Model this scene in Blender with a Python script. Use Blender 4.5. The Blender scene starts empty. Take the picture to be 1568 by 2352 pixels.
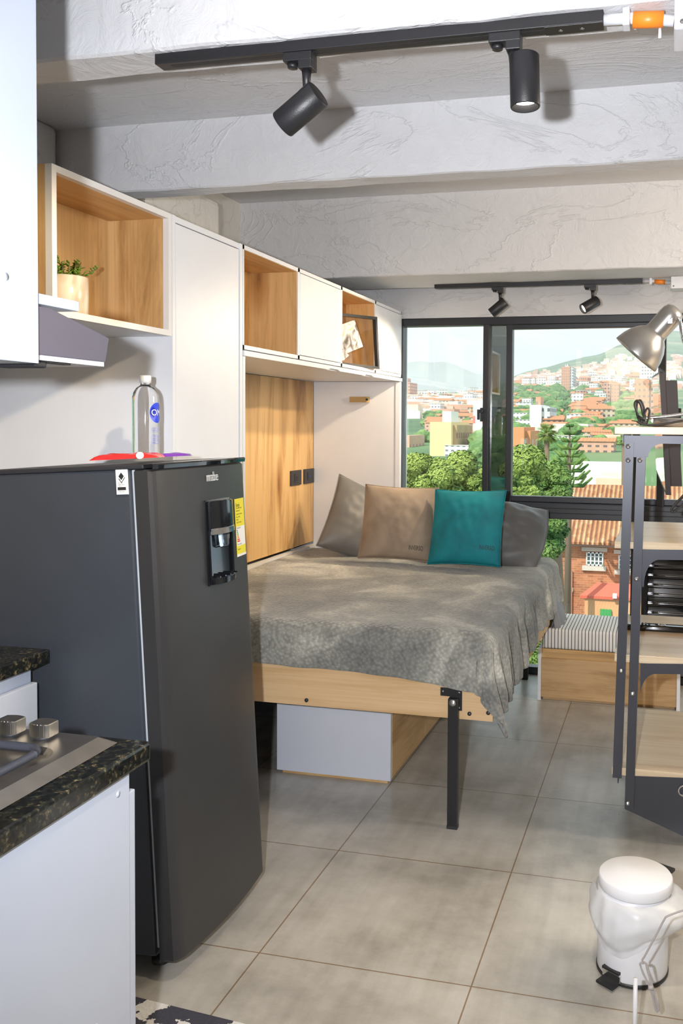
import bpy, bmesh, math, random
from mathutils import Vector, Matrix, noise, Euler
random.seed(7)
S = bpy.context.scene
COL = S.collection
PI = math.pi
# ------------------------------------------------------------------ camera
F, CX, CY, CAMZ = 2015.9, 1059.0, 1039.8, 1.466
YAW, PITCH, ROLL = 0.2312, 0.0330, -0.0083
_f = Vector((-math.sin(YAW)*math.cos(PITCH), math.cos(YAW)*math.cos(PITCH), -math.sin(PITCH)))
_r = Vector((math.cos(YAW), math.sin(YAW), 0)); _d = _f.cross(_r)
CR = math.cos(ROLL)*_r + math.sin(ROLL)*_d
CD = -math.sin(ROLL)*_r + math.cos(ROLL)*_d
CAM = Vector((0, 0, CAMZ))
def at(x, y, Y=None, X=None, Z=None):
    """point seen at photo position x, y on the plane of given depth / side / height"""
    d = CR*((x-CX)/F) + CD*((y-CY)/F) + _f
    if Y is not None: t = Y/d.y
    elif X is not None: t = X/d.x
    else: t = (Z-CAMZ)/d.z
    return CAM + d*t
cam = bpy.data.cameras.new('camera'); co = bpy.data.objects.new('camera', cam); COL.objects.link(co)
co.matrix_world = Matrix(((CR.x, -CD.x, -_f.x, 0), (CR.y, -CD.y, -_f.y, 0), (CR.z, -CD.z, -_f.z, CAMZ), (0, 0, 0, 1)))
cam.sensor_fit = 'VERTICAL'; cam.sensor_height = 36.0; cam.sensor_width = 24.0
cam.lens = F/2352*36.0
cam.shift_x = -(CX-784)/2352; cam.shift_y = (CY-1176)/2352
cam.clip_start = .05; cam.clip_end = 20000
S.camera = co
S.view_settings.view_transform = 'Standard'; S.view_settings.look = 'None'
S.view_settings.gamma = 1; S.view_settings.use_curve_mapping = False
S.view_settings.exposure = 0.72

# ------------------------------------------------------------------ node helpers
def new_mat(name):
    m = bpy.data.materials.new(name); m.use_nodes = True
    nt = m.node_tree; b = nt.nodes['Principled BSDF']
    return m, nt, b
def N(nt, t, **kw):
    n = nt.nodes.new(t)
    for k, v in kw.items():
        if k.startswith('i_'):
            key = k[2:]
            key = int(key) if key.isdigit() else key.replace('_', ' ')
            n.inputs[key].default_value = v
        else: setattr(n, k, v)
    return n
def L(nt, a, b): nt.links.new(a, b)
def rgba(c): return (c[0], c[1], c[2], 1)
def ramp(nt, stops, src=None, interp='LINEAR'):
    n = nt.nodes.new('ShaderNodeValToRGB'); n.color_ramp.interpolation = interp
    e = n.color_ramp.elements
    while len(e) < len(stops): e.new(0.5)
    for i, (p, c) in enumerate(stops): e[i].position = p; e[i].color = rgba(c)
    if src is not None: L(nt, src, n.inputs[0])
    return n
def coords(nt, scale=(1, 1, 1), loc=(0, 0, 0), rot=(0, 0, 0)):
    tc = nt.nodes.new('ShaderNodeTexCoord'); mp = nt.nodes.new('ShaderNodeMapping')
    L(nt, tc.outputs['Object'], mp.inputs['Vector'])
    mp.inputs['Scale'].default_value = scale; mp.inputs['Location'].default_value = loc; mp.inputs['Rotation'].default_value = rot
    return mp.outputs[0]
def add_bump(nt, b, h, strength=.3, dist=.01):
    n = nt.nodes.new('ShaderNodeBump'); n.inputs['Strength'].default_value = strength; n.inputs['Distance'].default_value = dist
    L(nt, h, n.inputs['Height']); L(nt, n.outputs[0], b.inputs['Normal']); return n
def plain(name, c, rough=.5, metal=0, spec=.5, coat=0, var=.04, scale=8, bump=0, bscale=60, sheen=0):
    m, nt, b = new_mat(name)
    b.inputs['Roughness'].default_value = rough; b.inputs['Metallic'].default_value = metal
    b.inputs['Specular IOR Level'].default_value = spec; b.inputs['Coat Weight'].default_value = coat
    b.inputs['Sheen Weight'].default_value = sheen
    v = coords(nt)
    n = N(nt, 'ShaderNodeTexNoise', i_Scale=scale, i_Detail=3); L(nt, v, n.inputs['Vector'])
    lo = [max(0, x*(1-var)) for x in c]; hi = [min(1, x*(1+var)) for x in c]
    r = ramp(nt, [(.3, lo), (.7, hi)], n.outputs[0]); L(nt, r.outputs[0], b.inputs['Base Color'])
    if bump:
        n2 = N(nt, 'ShaderNodeTexNoise', i_Scale=bscale, i_Detail=4); L(nt, v, n2.inputs['Vector'])
        add_bump(nt, b, n2.outputs[0], bump, .004)
    return m
def emit(name, c, s):
    m, nt, b = new_mat(name); b.inputs['Base Color'].default_value = rgba(c)
    b.inputs['Emission Color'].default_value = rgba(c); b.inputs['Emission Strength'].default_value = s; return m
def wood(name, light, mid, dark, axis='z', scale=1.0, rough=.42, knots=True, seed=0):
    """laminated oak: long grain along one axis"""
    m, nt, b = new_mat(name)
    long_, cross = .8*scale, 6.5*scale
    sc = {'x': (long_, cross, cross), 'y': (cross, long_, cross), 'z': (cross, cross, long_)}[axis]
    v = coords(nt, sc, (seed, seed*1.7, seed*.6))
    warp = N(nt, 'ShaderNodeTexNoise', i_Scale=.9, i_Detail=2); L(nt, v, warp.inputs['Vector'])
    mx = N(nt, 'ShaderNodeMixRGB', blend_type='LINEAR_LIGHT'); mx.inputs[0].default_value = .35
    L(nt, v, mx.inputs[1]); L(nt, warp.outputs['Color'], mx.inputs[2])
    n1 = N(nt, 'ShaderNodeTexNoise', i_Scale=1.2, i_Detail=9, i_Roughness=.66, i_Distortion=.5); L(nt, mx.outputs[0], n1.inputs['Vector'])
    base = ramp(nt, [(.30, dark), (.43, mid), (.52, light), (.68, [min(1, k*1.06) for k in light])], n1.outputs[0])
    sc2 = {'x': (1.2, 80, 80), 'y': (80, 1.2, 80), 'z': (80, 80, 1.2)}[axis]
    v2 = coords(nt, sc2); n2 = N(nt, 'ShaderNodeTexNoise', i_Scale=1.6, i_Detail=3); L(nt, v2, n2.inputs['Vector'])
    fine = ramp(nt, [(.35, (.80, .74, .66)), (.6, (1, 1, 1))], n2.outputs[0])
    mul = N(nt, 'ShaderNodeMixRGB', blend_type='MULTIPLY'); mul.inputs[0].default_value = .40
    L(nt, base.outputs[0], mul.inputs[1]); L(nt, fine.outputs[0], mul.inputs[2])
    out = mul.outputs[0]
    if knots:
        sc3 = {'x': (1.6, 5, 5), 'y': (5, 1.6, 5), 'z': (5, 5, 1.6)}[axis]
        v3 = coords(nt, [k*scale for k in sc3], (3.1+seed, 1.2, 4.4))
        mw = N(nt, 'ShaderNodeMixRGB', blend_type='LINEAR_LIGHT'); mw.inputs[0].default_value = .12
        L(nt, v3, mw.inputs[1]); L(nt, n1.outputs['Color'], mw.inputs[2])
        vo = N(nt, 'ShaderNodeTexVoronoi', i_Scale=.8); L(nt, mw.outputs[0], vo.inputs['Vector'])
        kr = ramp(nt, [(.03, (.28, .15, .07)), (.09, (.60, .44, .28)), (.24, (1, 1, 1))], vo.outputs['Distance'])
        m2 = N(nt, 'ShaderNodeMixRGB', blend_type='MULTIPLY'); m2.inputs[0].default_value = .8
        L(nt, out, m2.inputs[1]); L(nt, kr.outputs[0], m2.inputs[2]); out = m2.outputs[0]
    L(nt, out, b.inputs['Base Color']); b.inputs['Roughness'].default_value = rough
    b.inputs['Specular IOR Level'].default_value = .35
    add_bump(nt, b, n2.outputs[0], .12, .002)
    return m
M = {}
OAK = ((.70, .455, .205), (.58, .35, .14), (.31, .165, .06))
M['oak_z'] = wood('oak_vertical', *OAK, axis='z')
M['oak_y'] = wood('oak_along_wall', *OAK, axis='y')
M['oak_x'] = wood('oak_across', *OAK, axis='x')
M['oak_front'] = wood('oak_drawer', (.60, .40, .21), (.50, .32, .16), (.33, .19, .085), axis='x', scale=1.1, seed=2)
M['oak_bed'] = wood('oak_bed_board', (.72, .50, .28), (.64, .42, .21), (.47, .28, .12), axis='x', scale=.9, seed=5)
M['pale_wood'] = wood('pale_shelf_wood', (.88, .72, .50), (.82, .64, .42), (.70, .50, .31), axis='x', knots=False, rough=.3)
M['white'] = plain('white_laminate', (.80, .81, .84), .38, var=.015)
M['white_edge'] = plain('white_edge_band', (.80, .78, .75), .45, var=.02)
M['white_gloss_lit'] = plain('white_gloss_lit_front', (.68, .71, .79), .3, var=.015)  # lighter copy of the gloss white, brighter light put into its colour
M['upper_white_dimmed'] = plain('white_wall_cabinet_dimmed', (.50, .56, .67), .3, var=.015)  # same white front again, dimmer cool light put into its colour
M['white_gloss_dimmed'] = plain('white_gloss_dimmed_front', (.48, .53, .63), .28, var=.015)  # white front with dim bluish light put into its colour
M['black'] = plain('black_powder_metal', (.016, .016, .018), .42, bump=.1, bscale=400)
M['gunmetal'] = plain('dark_grey_frame_metal', (.065, .068, .082), .38, metal=.3)
M['alu_black'] = plain('black_aluminium_frame', (.022, .023, .027), .35)
M['black_gloss'] = plain('black_gloss_plastic', (.008, .009, .011), .08, coat=.6)
M['badge'] = plain('silver_badge', (.75, .75, .75), .35, metal=.2)
M['chrome'] = plain('chrome', (.8, .8, .8), .12, metal=1)
M['steel'] = plain('brushed_steel', (.60, .58, .54), .3, metal=1, var=.08, scale=30)
M['iron'] = plain('cast_iron', (.06, .065, .085), .5, bump=.25, bscale=300)
M['dark_plastic'] = plain('dark_plastic', (.03, .03, .035), .5)
M['lamp_grey'] = plain('satin_grey_lamp_paint', (.40, .39, .375), .32, metal=.75)
M['fridge_side'] = plain('fridge_side_grey', (.050, .058, .072), .34, var=.04, bump=.12, bscale=500)
M['fridge_door'] = plain('fridge_door_charcoal', (.052, .052, .054), .36, metal=.35, bump=.08, bscale=500)
M['gasket'] = plain('pale_gasket', (.62, .66, .70), .5)
M['hood'] = plain('hood_grey_paint', (.105, .095, .125), .42, bump=.08, bscale=500)
M['screw'] = plain('screw_metal', (.35, .34, .33), .35, metal=.9)
M['orange'] = plain('orange_pvc', (.85, .24, .02), .4)
M['pvc'] = plain('white_pvc', (.70, .71, .74), .35)
M['paper'] = plain('paper_white', (.85, .86, .84), .6, var=.02)
M['yellow'] = plain('label_yellow', (.82, .72, .03), .55)
M['ink'] = plain('ink_black', (.02, .02, .02), .6)
M['red'] = plain('snack_wrapper_red', (.75, .03, .03), .25, coat=.4)
M['purple'] = plain('snack_wrapper_purple', (.18, .04, .42), .25, coat=.4)
M['teal_wrap'] = plain('snack_wrapper_green', (.02, .38, .25), .25, coat=.4)
M['blue'] = plain('label_blue', (.02, .05, .62), .35)
M['blue_pale'] = plain('label_pale_blue', (.32, .36, .68), .5)
M['green'] = plain('label_green', (.1, .4, .08), .5)
M['orange_ink'] = plain('label_orange', (.85, .30, .03), .5)
M['red_ink'] = plain('label_red', (.75, .03, .03), .5)
M['cable'] = plain('cable_black', (.03, .027, .025), .45)
M['cable_grey'] = plain('cable_grey', (.38, .35, .34), .45)
M['succulent'] = plain('succulent_leaf', (.16, .30, .04), .38, var=.5, scale=30)
M['stem'] = plain('plant_stem', (.16, .13, .04), .6)
M['soil'] = plain('soil', (.05, .035, .02), .9, bump=.5)


FLASH, FILL1, FILL2 = 165, 12, 26
M['leather'] = plain('tan_handle', (.46, .30, .12), .5)

def marble():
    m, nt, b = new_mat('cream_ceramic_marbled'); v = coords(nt, (6, 6, 1.2))
    n = N(nt, 'ShaderNodeTexNoise', i_Scale=2.2, i_Detail=5, i_Distortion=.8); L(nt, v, n.inputs['Vector'])
    r = ramp(nt, [(.38, (.56, .45, .33)), (.52, (.80, .73, .63)), (.7, (.84, .79, .71))], n.outputs[0]); L(nt, r.outputs[0], b.inputs['Base Color'])
    b.inputs['Roughness'].default_value = .22; return m
M['pot'] = marble()

def tiles():
    m, nt, b = new_mat('floor_tiles')
    v = coords(nt, (1, 1, 1), (.477, -2.19, 0))
    br = N(nt, 'ShaderNodeTexBrick', offset=0, squash=1)
    br.inputs['Scale'].default_value = 1; br.inputs['Mortar Size'].default_value = .0022; br.inputs['Mortar Smooth'].default_value = .1
    br.inputs['Brick Width'].default_value = .6; br.inputs['Row Height'].default_value = .6; br.inputs['Bias'].default_value = 0
    br.inputs['Color1'].default_value = (.94, .94, .94, 1); br.inputs['Color2'].default_value = (1.0, 1.0, 1.0, 1); br.inputs['Mortar'].default_value = (.50, .36, .25, 1)
    L(nt, v, br.inputs['Vector'])
    vo = coords(nt, (1, 1.2, 1))
    n = N(nt, 'ShaderNodeTexNoise', i_Scale=2.2, i_Detail=9, i_Roughness=.68); L(nt, vo, n.inputs['Vector'])
    c = ramp(nt, [(.34, (.33, .315, .28)), (.5, (.47, .45, .405)), (.66, (.58, .56, .515))], n.outputs[0])
    vs = coords(nt, (14, 1.5, 1), rot=(0, 0, .5)); n3 = N(nt, 'ShaderNodeTexNoise', i_Scale=1.5, i_Detail=6); L(nt, vs, n3.inputs['Vector'])
    c3 = ramp(nt, [(.35, (.80, .78, .75)), (.6, (1, 1, 1))], n3.outputs[0])
    mu0 = N(nt, 'ShaderNodeMixRGB', blend_type='MULTIPLY'); mu0.inputs[0].default_value = .6; L(nt, c.outputs[0], mu0.inputs[1]); L(nt, c3.outputs[0], mu0.inputs[2])
    mu = N(nt, 'ShaderNodeMixRGB', blend_type='MULTIPLY'); mu.inputs[0].default_value = 1
    L(nt, mu0.outputs[0], mu.inputs[1]); L(nt, br.outputs['Color'], mu.inputs[2]); L(nt, mu.outputs[0], b.inputs['Base Color'])
    rr = ramp(nt, [(.2, (.26,)*3), (.8, (.34,)*3)], n.outputs[0]); L(nt, rr.outputs[0], b.inputs['Roughness'])
    b.inputs['Specular IOR Level'].default_value = .5
    inv = N(nt, 'ShaderNodeMath', operation='SUBTRACT'); inv.inputs[0].default_value = 1; L(nt, br.outputs['Fac'], inv.inputs[1])
    add_bump(nt, b, inv.outputs[0], .3, .002)
    return m
M['tiles'] = tiles()
def concrete(name, c):
    m, nt, b = new_mat(name); v = coords(nt)
    n = N(nt, 'ShaderNodeTexNoise', i_Scale=3.0, i_Detail=8, i_Roughness=.6, i_Distortion=1.2); L(nt, v, n.inputs['Vector'])
    n2 = N(nt, 'ShaderNodeTexNoise', i_Scale=1.2, i_Detail=4); L(nt, v, n2.inputs['Vector'])
    r = ramp(nt, [(.35, [k*.95 for k in c]), (.65, c)], n2.outputs[0]); L(nt, r.outputs[0], b.inputs['Base Color'])
    b.inputs['Roughness'].default_value = .55
    # ridged creases left by plastic-lined formwork
    v2 = coords(nt, (1.0, 2.6, 2.2), rot=(0, .5, .3)); w = N(nt, 'ShaderNodeTexNoise', i_Scale=1.7, i_Detail=6, i_Roughness=.6, i_Distortion=.7); L(nt, v2, w.inputs['Vector'])
    a = N(nt, 'ShaderNodeMath', operation='SUBTRACT'); L(nt, w.outputs[0], a.inputs[0]); a.inputs[1].default_value = .5
    ab = N(nt, 'ShaderNodeMath', operation='ABSOLUTE'); L(nt, a.outputs[0], ab.inputs[0])
    rr = ramp(nt, [(0, (1, 1, 1)), (.012, (.15,)*3), (.03, (0, 0, 0))], ab.outputs[0])
    w2 = N(nt, 'ShaderNodeTexNoise', i_Scale=14, i_Detail=8, i_Roughness=.65, i_Distortion=1.5); L(nt, v, w2.inputs['Vector'])
    mx = N(nt, 'ShaderNodeMath', operation='MULTIPLY'); mx.inputs[1].default_value = .55; L(nt, rr.outputs[0], mx.inputs[0])
    su = N(nt, 'ShaderNodeMath', operation='ADD'); L(nt, mx.outputs[0], su.inputs[0])
    w2m = N(nt, 'ShaderNodeMath', operation='MULTIPLY'); w2m.inputs[1].default_value = 1.3; L(nt, w2.outputs[0], w2m.inputs[0])
    L(nt, w2m.outputs[0], su.inputs[1])
    add_bump(nt, b, su.outputs[0], .55, .008)
    return m
M['concrete'] = concrete('painted_concrete', (.68, .68, .69))
M['plaster'] = concrete('plaster_wall', (.62, .61, .58))
def granite():
    m, nt, b = new_mat('dark_granite'); v = coords(nt)
    vo = N(nt, 'ShaderNodeTexVoronoi', i_Scale=160); L(nt, v, vo.inputs['Vector'])
    n = N(nt, 'ShaderNodeTexNoise', i_Scale=70, i_Detail=5, i_Roughness=.7); L(nt, v, n.inputs['Vector'])
    r = ramp(nt, [(.40, (.008, .010, .010)), (.54, (.018, .019, .015)), (.62, (.075, .062, .032)), (.76, (.26, .22, .13))], n.outputs[0])
    sep = N(nt, 'ShaderNodeSeparateColor'); L(nt, vo.outputs['Color'], sep.inputs[0])
    r2 = ramp(nt, [(0, (.25,)*3), (.8, (1, 1, 1)), (.97, (2.2, 2.2, 2.0))], sep.outputs[0])
    mu = N(nt, 'ShaderNodeMixRGB', blend_type='MULTIPLY'); mu.inputs[0].default_value = .9
    L(nt, r.outputs[0], mu.inputs[1]); L(nt, r2.outputs[0], mu.inputs[2]); L(nt, mu.outputs[0], b.inputs['Base Color'])
    b.inputs['Roughness'].default_value = .12; return m
M['granite'] = granite()
def velvet(name, c, c2):
    m, nt, b = new_mat(name); v = coords(nt, (1, 1, 1))
    n = N(nt, 'ShaderNodeTexNoise', i_Scale=6, i_Detail=3, i_Distortion=.6); L(nt, v, n.inputs['Vector'])
    r = ramp(nt, [(.32, c2), (.62, c)], n.outputs[0]); L(nt, r.outputs[0], b.inputs['Base Color'])
    b.inputs['Roughness'].default_value = .75; b.inputs['Sheen Weight'].default_value = .35; b.inputs['Sheen Roughness'].default_value = .35
    b.inputs['Sheen Tint'].default_value = rgba([min(1, k*2.2) for k in c])
    n2 = N(nt, 'ShaderNodeTexNoise', i_Scale=250, i_Detail=2); L(nt, v, n2.inputs['Vector']); add_bump(nt, b, n2.outputs[0], .2, .002)
    return m
M['velvet_brown'] = velvet('taupe_velvet', (.335, .262, .195), (.24, .185, .135))
M['velvet_teal'] = velvet('teal_velvet', (.0, .225, .27), (.0, .15, .19))
M['pillow'] = plain('grey_satin_pillowcase', (.14, .134, .128), .5, var=.08, scale=4, sheen=.2)
M['sheet'] = plain('grey_sheet', (.22, .22, .23), .55, var=.1)
def blanket_mat():
    m, nt, b = new_mat('waffle_blanket'); v = coords(nt)
    n = N(nt, 'ShaderNodeTexNoise', i_Scale=3.2, i_Detail=5, i_Distortion=.7, i_Roughness=.6); L(nt, v, n.inputs['Vector'])
    c = ramp(nt, [(.36, (.20, .202, .19)), (.52, (.33, .328, .295)), (.64, (.60, .585, .52))], n.outputs[0])
    vr = coords(nt, (78, 78, 78), rot=(.5, .4, .7))
    vo = N(nt, 'ShaderNodeTexVoronoi', i_Scale=1.0, i_Randomness=.55, feature='SMOOTH_F1'); L(nt, vr, vo.inputs['Vector'])
    cell = ramp(nt, [(.25, (1.12, 1.12, 1.1)), (.62, (.62, .62, .62))], vo.outputs['Distance'])
    mu = N(nt, 'ShaderNodeMixRGB', blend_type='MULTIPLY'); mu.inputs[0].default_value = .8
    L(nt, c.outputs[0], mu.inputs[1]); L(nt, cell.outputs[0], mu.inputs[2]); L(nt, mu.outputs[0], b.inputs['Base Color'])
    b.inputs['Roughness'].default_value = .85; b.inputs['Sheen Weight'].default_value = .5; b.inputs['Sheen Roughness'].default_value = .4
    b.inputs['Specular IOR Level'].default_value = .2
    fz = N(nt, 'ShaderNodeTexNoise', i_Scale=350, i_Detail=2); L(nt, v, fz.inputs['Vector'])
    mm = N(nt, 'ShaderNodeMath', operation='MULTIPLY'); mm.inputs[1].default_value = .25; L(nt, fz.outputs[0], mm.inputs[0])
    inv = N(nt, 'ShaderNodeMath', operation='SUBTRACT'); L(nt, mm.outputs[0], inv.inputs[0]); L(nt, vo.outputs['Distance'], inv.inputs[1])
    add_bump(nt, b, inv.outputs[0], .9, .010)
    return m
M['blanket'] = blanket_mat()
def stripes_fix():
    m, nt, b = new_mat('navy_striped_cotton'); v = coords(nt)
    sx = N(nt, 'ShaderNodeSeparateXYZ'); L(nt, v, sx.inputs[0])
    mul = N(nt, 'ShaderNodeMath', operation='MULTIPLY'); mul.inputs[1].default_value = 1/.0178; L(nt, sx.outputs[0], mul.inputs[0])
    fr = N(nt, 'ShaderNodeMath', operation='FRACT'); L(nt, mul.outputs[0], fr.inputs[0])
    r = ramp(nt, [(0, (.02, .03, .05)), (.20, (.80, .78, .74))], fr.outputs[0], 'CONSTANT')
    L(nt, r.outputs[0], b.inputs['Base Color']); b.inputs['Roughness'].default_value = .8; return m
M['stripes'] = stripes_fix()
def rug_mat():
    m, nt, b = new_mat('patterned_rug'); v = coords(nt, (1, 1, 1), rot=(0, 0, .4))
    n = N(nt, 'ShaderNodeTexNoise', i_Scale=60, i_Detail=3); L(nt, v, n.inputs['Vector'])
    mx = N(nt, 'ShaderNodeMixRGB', blend_type='LINEAR_LIGHT'); mx.inputs[0].default_value = .02; L(nt, v, mx.inputs[1]); L(nt, n.outputs['Color'], mx.inputs[2])
    ch = N(nt, 'ShaderNodeTexVoronoi', i_Scale=17, distance='CHEBYCHEV'); L(nt, mx.outputs[0], ch.inputs['Vector'])
    sp = N(nt, 'ShaderNodeSeparateColor'); L(nt, ch.outputs['Color'], sp.inputs[0])
    r = ramp(nt, [(0, (.05, .05, .07)), (.45, (.70, .69, .66)), (.75, (.16, .16, .19))], sp.outputs[0], 'CONSTANT')
    L(nt, r.outputs[0], b.inputs['Base Color']); b.inputs['Roughness'].default_value = .95
    add_bump(nt, b, n.outputs[0], .8, .006); return m
M['rug'] = rug_mat()
def glass(name, tint=(1, 1, 1), refl=.06, rough=0):
    m = bpy.data.materials.new(name); m.use_nodes = True; nt = m.node_tree
    nt.nodes.remove(nt.nodes['Principled BSDF']); out = nt.nodes['Material Output']
    t = N(nt, 'ShaderNodeBsdfTransparent'); t.inputs[0].default_value = rgba(tint)
    g = N(nt, 'ShaderNodeBsdfGlossy'); g.inputs['Roughness'].default_value = rough
    lw = N(nt, 'ShaderNodeLayerWeight', i_Blend=.5); pw = N(nt, 'ShaderNodeMath', operation='POWER'); L(nt, lw.outputs['Facing'], pw.inputs[0]); pw.inputs[1].default_value = 5
    ml = N(nt, 'ShaderNodeMath', operation='MULTIPLY_ADD'); L(nt, pw.outputs[0], ml.inputs[0]); ml.inputs[1].default_value = .9; ml.inputs[2].default_value = refl*.6
    lw = ml
    mx = N(nt, 'ShaderNodeMixShader'); L(nt, lw.outputs[0], mx.inputs[0]); L(nt, t.outputs[0], mx.inputs[1]); L(nt, g.outputs[0], mx.inputs[2])
    L(nt, mx.outputs[0], out.inputs[0]); return m
def bagmat():
    m, nt, b = new_mat('bin_liner_film'); b.inputs['Base Color'].default_value = (.78, .80, .82, 1); b.inputs['Roughness'].default_value = .35
    t = N(nt, 'ShaderNodeBsdfTransparent'); mx = N(nt, 'ShaderNodeMixShader'); mx.inputs[0].default_value = .62
    L(nt, t.outputs[0], mx.inputs[1]); L(nt, b.outputs[0], mx.inputs[2]); L(nt, mx.outputs[0], nt.nodes['Material Output'].inputs[0]); return m
M['bag_t'] = bagmat()
M['glass'] = glass('window_glass', (.97, .99, .98))
M['reflection_tint'] = glass('reflection_tint_glass', (.42, .45, .43), .5)  # dark reflection of the room put into the glass tint
def clear_plastic(name, tint, ior=1.4):
    m, nt, b = new_mat(name); b.inputs['Base Color'].default_value = rgba(tint)
    b.inputs['Transmission Weight'].default_value = 1; b.inputs['Roughness'].default_value = .03; b.inputs['IOR'].default_value = ior; return m
M['bottle'] = clear_plastic('clear_bottle', (.97, .98, 1), 1.33)
M['cap'] = plain('frosted_cap', (.75, .77, .78), .35)
M['screen'] = plain('tv_screen', (.012, .012, .014), .05, coat=.5)
M['tv_back'] = plain('tv_back_plastic', (.045, .04, .045), .4)
def art_mat():
    m, nt, b = new_mat('abstract_postcard_print'); v = coords(nt, (9, 9, 9))
    n = N(nt, 'ShaderNodeTexNoise', i_Scale=1.1, i_Detail=3, i_Distortion=1.5); L(nt, v, n.inputs['Vector'])
    r = ramp(nt, [(.34, (.09, .07, .05)), (.42, (.38, .36, .36)), (.5, (.75, .73, .68)), (.6, (.52, .54, .60)), (.68, (.80, .60, .12))], n.outputs[0])
    L(nt, r.outputs[0], b.inputs['Base Color']); return m
M['art'] = art_mat()

# ------------------------------------------------------------------ mesh helpers
def org(parent):
    o = Vector((0, 0, 0)); p = parent
    while p is not None: o += Vector(p.location); p = p.parent
    return o
def tag(o, label=None, cat=None, group=None, kind=None):
    if label: o['label'] = label
    if cat: o['category'] = cat
    if group: o['group'] = group
    if kind: o['kind'] = kind
    return o
def thing(name, loc, label, cat, group=None):
    o = bpy.data.objects.new(name, None); COL.objects.link(o); o.location = loc; o.empty_display_size = .05
    return tag(o, label, cat, group)
class MB:
    """collects shapes, then links them as one mesh object"""
    def __init__(s): s.v = []; s.f = []; s.mi = []; s.sm = []; s.m = 0
    def add(s, vs, fs, smooth=False):
        b = len(s.v); s.v += [Vector(v) for v in vs]
        for f in fs: s.f.append([b+i for i in f]); s.mi.append(s.m); s.sm.append(smooth)
        return s
    def box(s, x0, x1, y0, y1, z0, z1, bev=0, mat=None):
        if x1 < x0: x0, x1 = x1, x0
        if y1 < y0: y0, y1 = y1, y0
        if z1 < z0: z0, z1 = z1, z0
        bm = bmesh.new(); bmesh.ops.create_cube(bm, size=1)
        for v in bm.verts: v.co = Vector(((x0+x1)/2+v.co.x*(x1-x0), (y0+y1)/2+v.co.y*(y1-y0), (z0+z1)/2+v.co.z*(z1-z0)))
        if bev: bmesh.ops.bevel(bm, geom=bm.edges[:], offset=bev, segments=2, affect='EDGES', profile=.6)
        if mat is not None: bm.transform(mat)
        s.frombm(bm, smooth=False); return s
    def frombm(s, bm, smooth=True):
        bm.verts.ensure_lookup_table(); bm.verts.index_update()
        s.add([v.co.copy() for v in bm.verts], [[v.index for v in f.verts] for f in bm.faces], smooth); bm.free(); return s
    def prism(s, pts, axis, a0, a1, bev=0):
        """pts: 2d polygon in the plane of the other two axes"""
        def mk(p, a):
            if axis == 'x': return (a, p[0], p[1])
            if axis == 'y': return (p[0], a, p[1])
            return (p[0], p[1], a)
        n = len(pts); bm = bmesh.new()
        A = [bm.verts.new(mk(p, a0)) for p in pts]; B = [bm.verts.new(mk(p, a1)) for p in pts]
        bm.faces.new(A); bm.faces.new(B[::-1])
        for i in range(n): bm.faces.new((A[i], B[i], B[(i+1) % n], A[(i+1) % n]))
        bmesh.ops.recalc_face_normals(bm, faces=bm.faces[:])
        if bev: bmesh.ops.bevel(bm, geom=bm.edges[:], offset=bev, segments=2, affect='EDGES')
        s.frombm(bm, False); return s
    def lathe(s, prof, c=(0, 0, 0), seg=40, mat=None, smooth=True, cap=True):
        vs = []; fs = []
        for r, z in prof:
            for k in range(seg):
                a = 2*PI*k/seg; vs.append(Vector((r*math.cos(a), r*math.sin(a), z)))
        for i in range(len(prof)-1):
            for k in range(seg):
                k2 = (k+1) % seg; fs.append((i*seg+k, i*seg+k2, (i+1)*seg+k2, (i+1)*seg+k))
        if cap:
            fs.append(tuple(range(seg))[::-1]); fs.append(tuple((len(prof)-1)*seg+k for k in range(seg)))
        mt = mat if mat is not None else Matrix()
        s.add([mt @ v + Vector(c) for v in vs], fs, smooth); return s
    def tube(s, pts, r, seg=10, closed=False, flat=1.0):
        pts = [Vector(p) for p in pts]; n = len(pts); vs = []; fs = []; up = None
        for i, p in enumerate(pts):
            a = pts[max(i-1, 0)]; b = pts[min(i+1, n-1)]; t = (b-a).normalized()
            if up is None:
                up = Vector((0, 0, 1)) if abs(t.z) < .9 else Vector((1, 0, 0))
            u = (up - t*up.dot(t)).normalized(); w = t.cross(u); up = u
            rr = r[i] if isinstance(r, (list, tuple)) else r
            for k in range(seg):
                an = 2*PI*k/seg; vs.append(p+u*math.cos(an)*rr+w*math.sin(an)*rr*flat)
        for i in range(n-1):
            for k in range(seg):
                k2 = (k+1) % seg; fs.append((i*seg+k, i*seg+k2, (i+1)*seg+k2, (i+1)*seg+k))
        fs.append(tuple(range(seg))[::-1]); fs.append(tuple((n-1)*seg+k for k in range(seg)))
        s.add(vs, fs, True); return s
    def build(s, name, mats, parent=None, loc=None):
        if not isinstance(mats, (list, tuple)): mats = [mats]
        me = bpy.data.meshes.new(name)
        if parent is not None: o0 = org(parent)
        elif loc is not None: o0 = Vector(loc)
        else:
            xs = [v.x for v in s.v]; ys = [v.y for v in s.v]; zs = [v.z for v in s.v]
            o0 = Vector(((min(xs)+max(xs))/2, (min(ys)+max(ys))/2, min(zs)))
        me.from_pydata([v-o0 for v in s.v], [], s.f)
        me.polygons.foreach_set('material_index', s.mi); me.polygons.foreach_set('use_smooth', s.sm)
        for m in mats: me.materials.append(m)
        me.update()
        o = bpy.data.objects.new(name, me); COL.objects.link(o)
        if parent is not None: o.parent = parent
        else: o.location = o0
        return o
def box(name, m, parent, x0, x1, y0, y1, z0, z1, bev=0): return MB().box(x0, x1, y0, y1, z0, z1, bev).build(name, m, parent)
def struct(o): o['kind'] = 'structure'; return o
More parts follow.
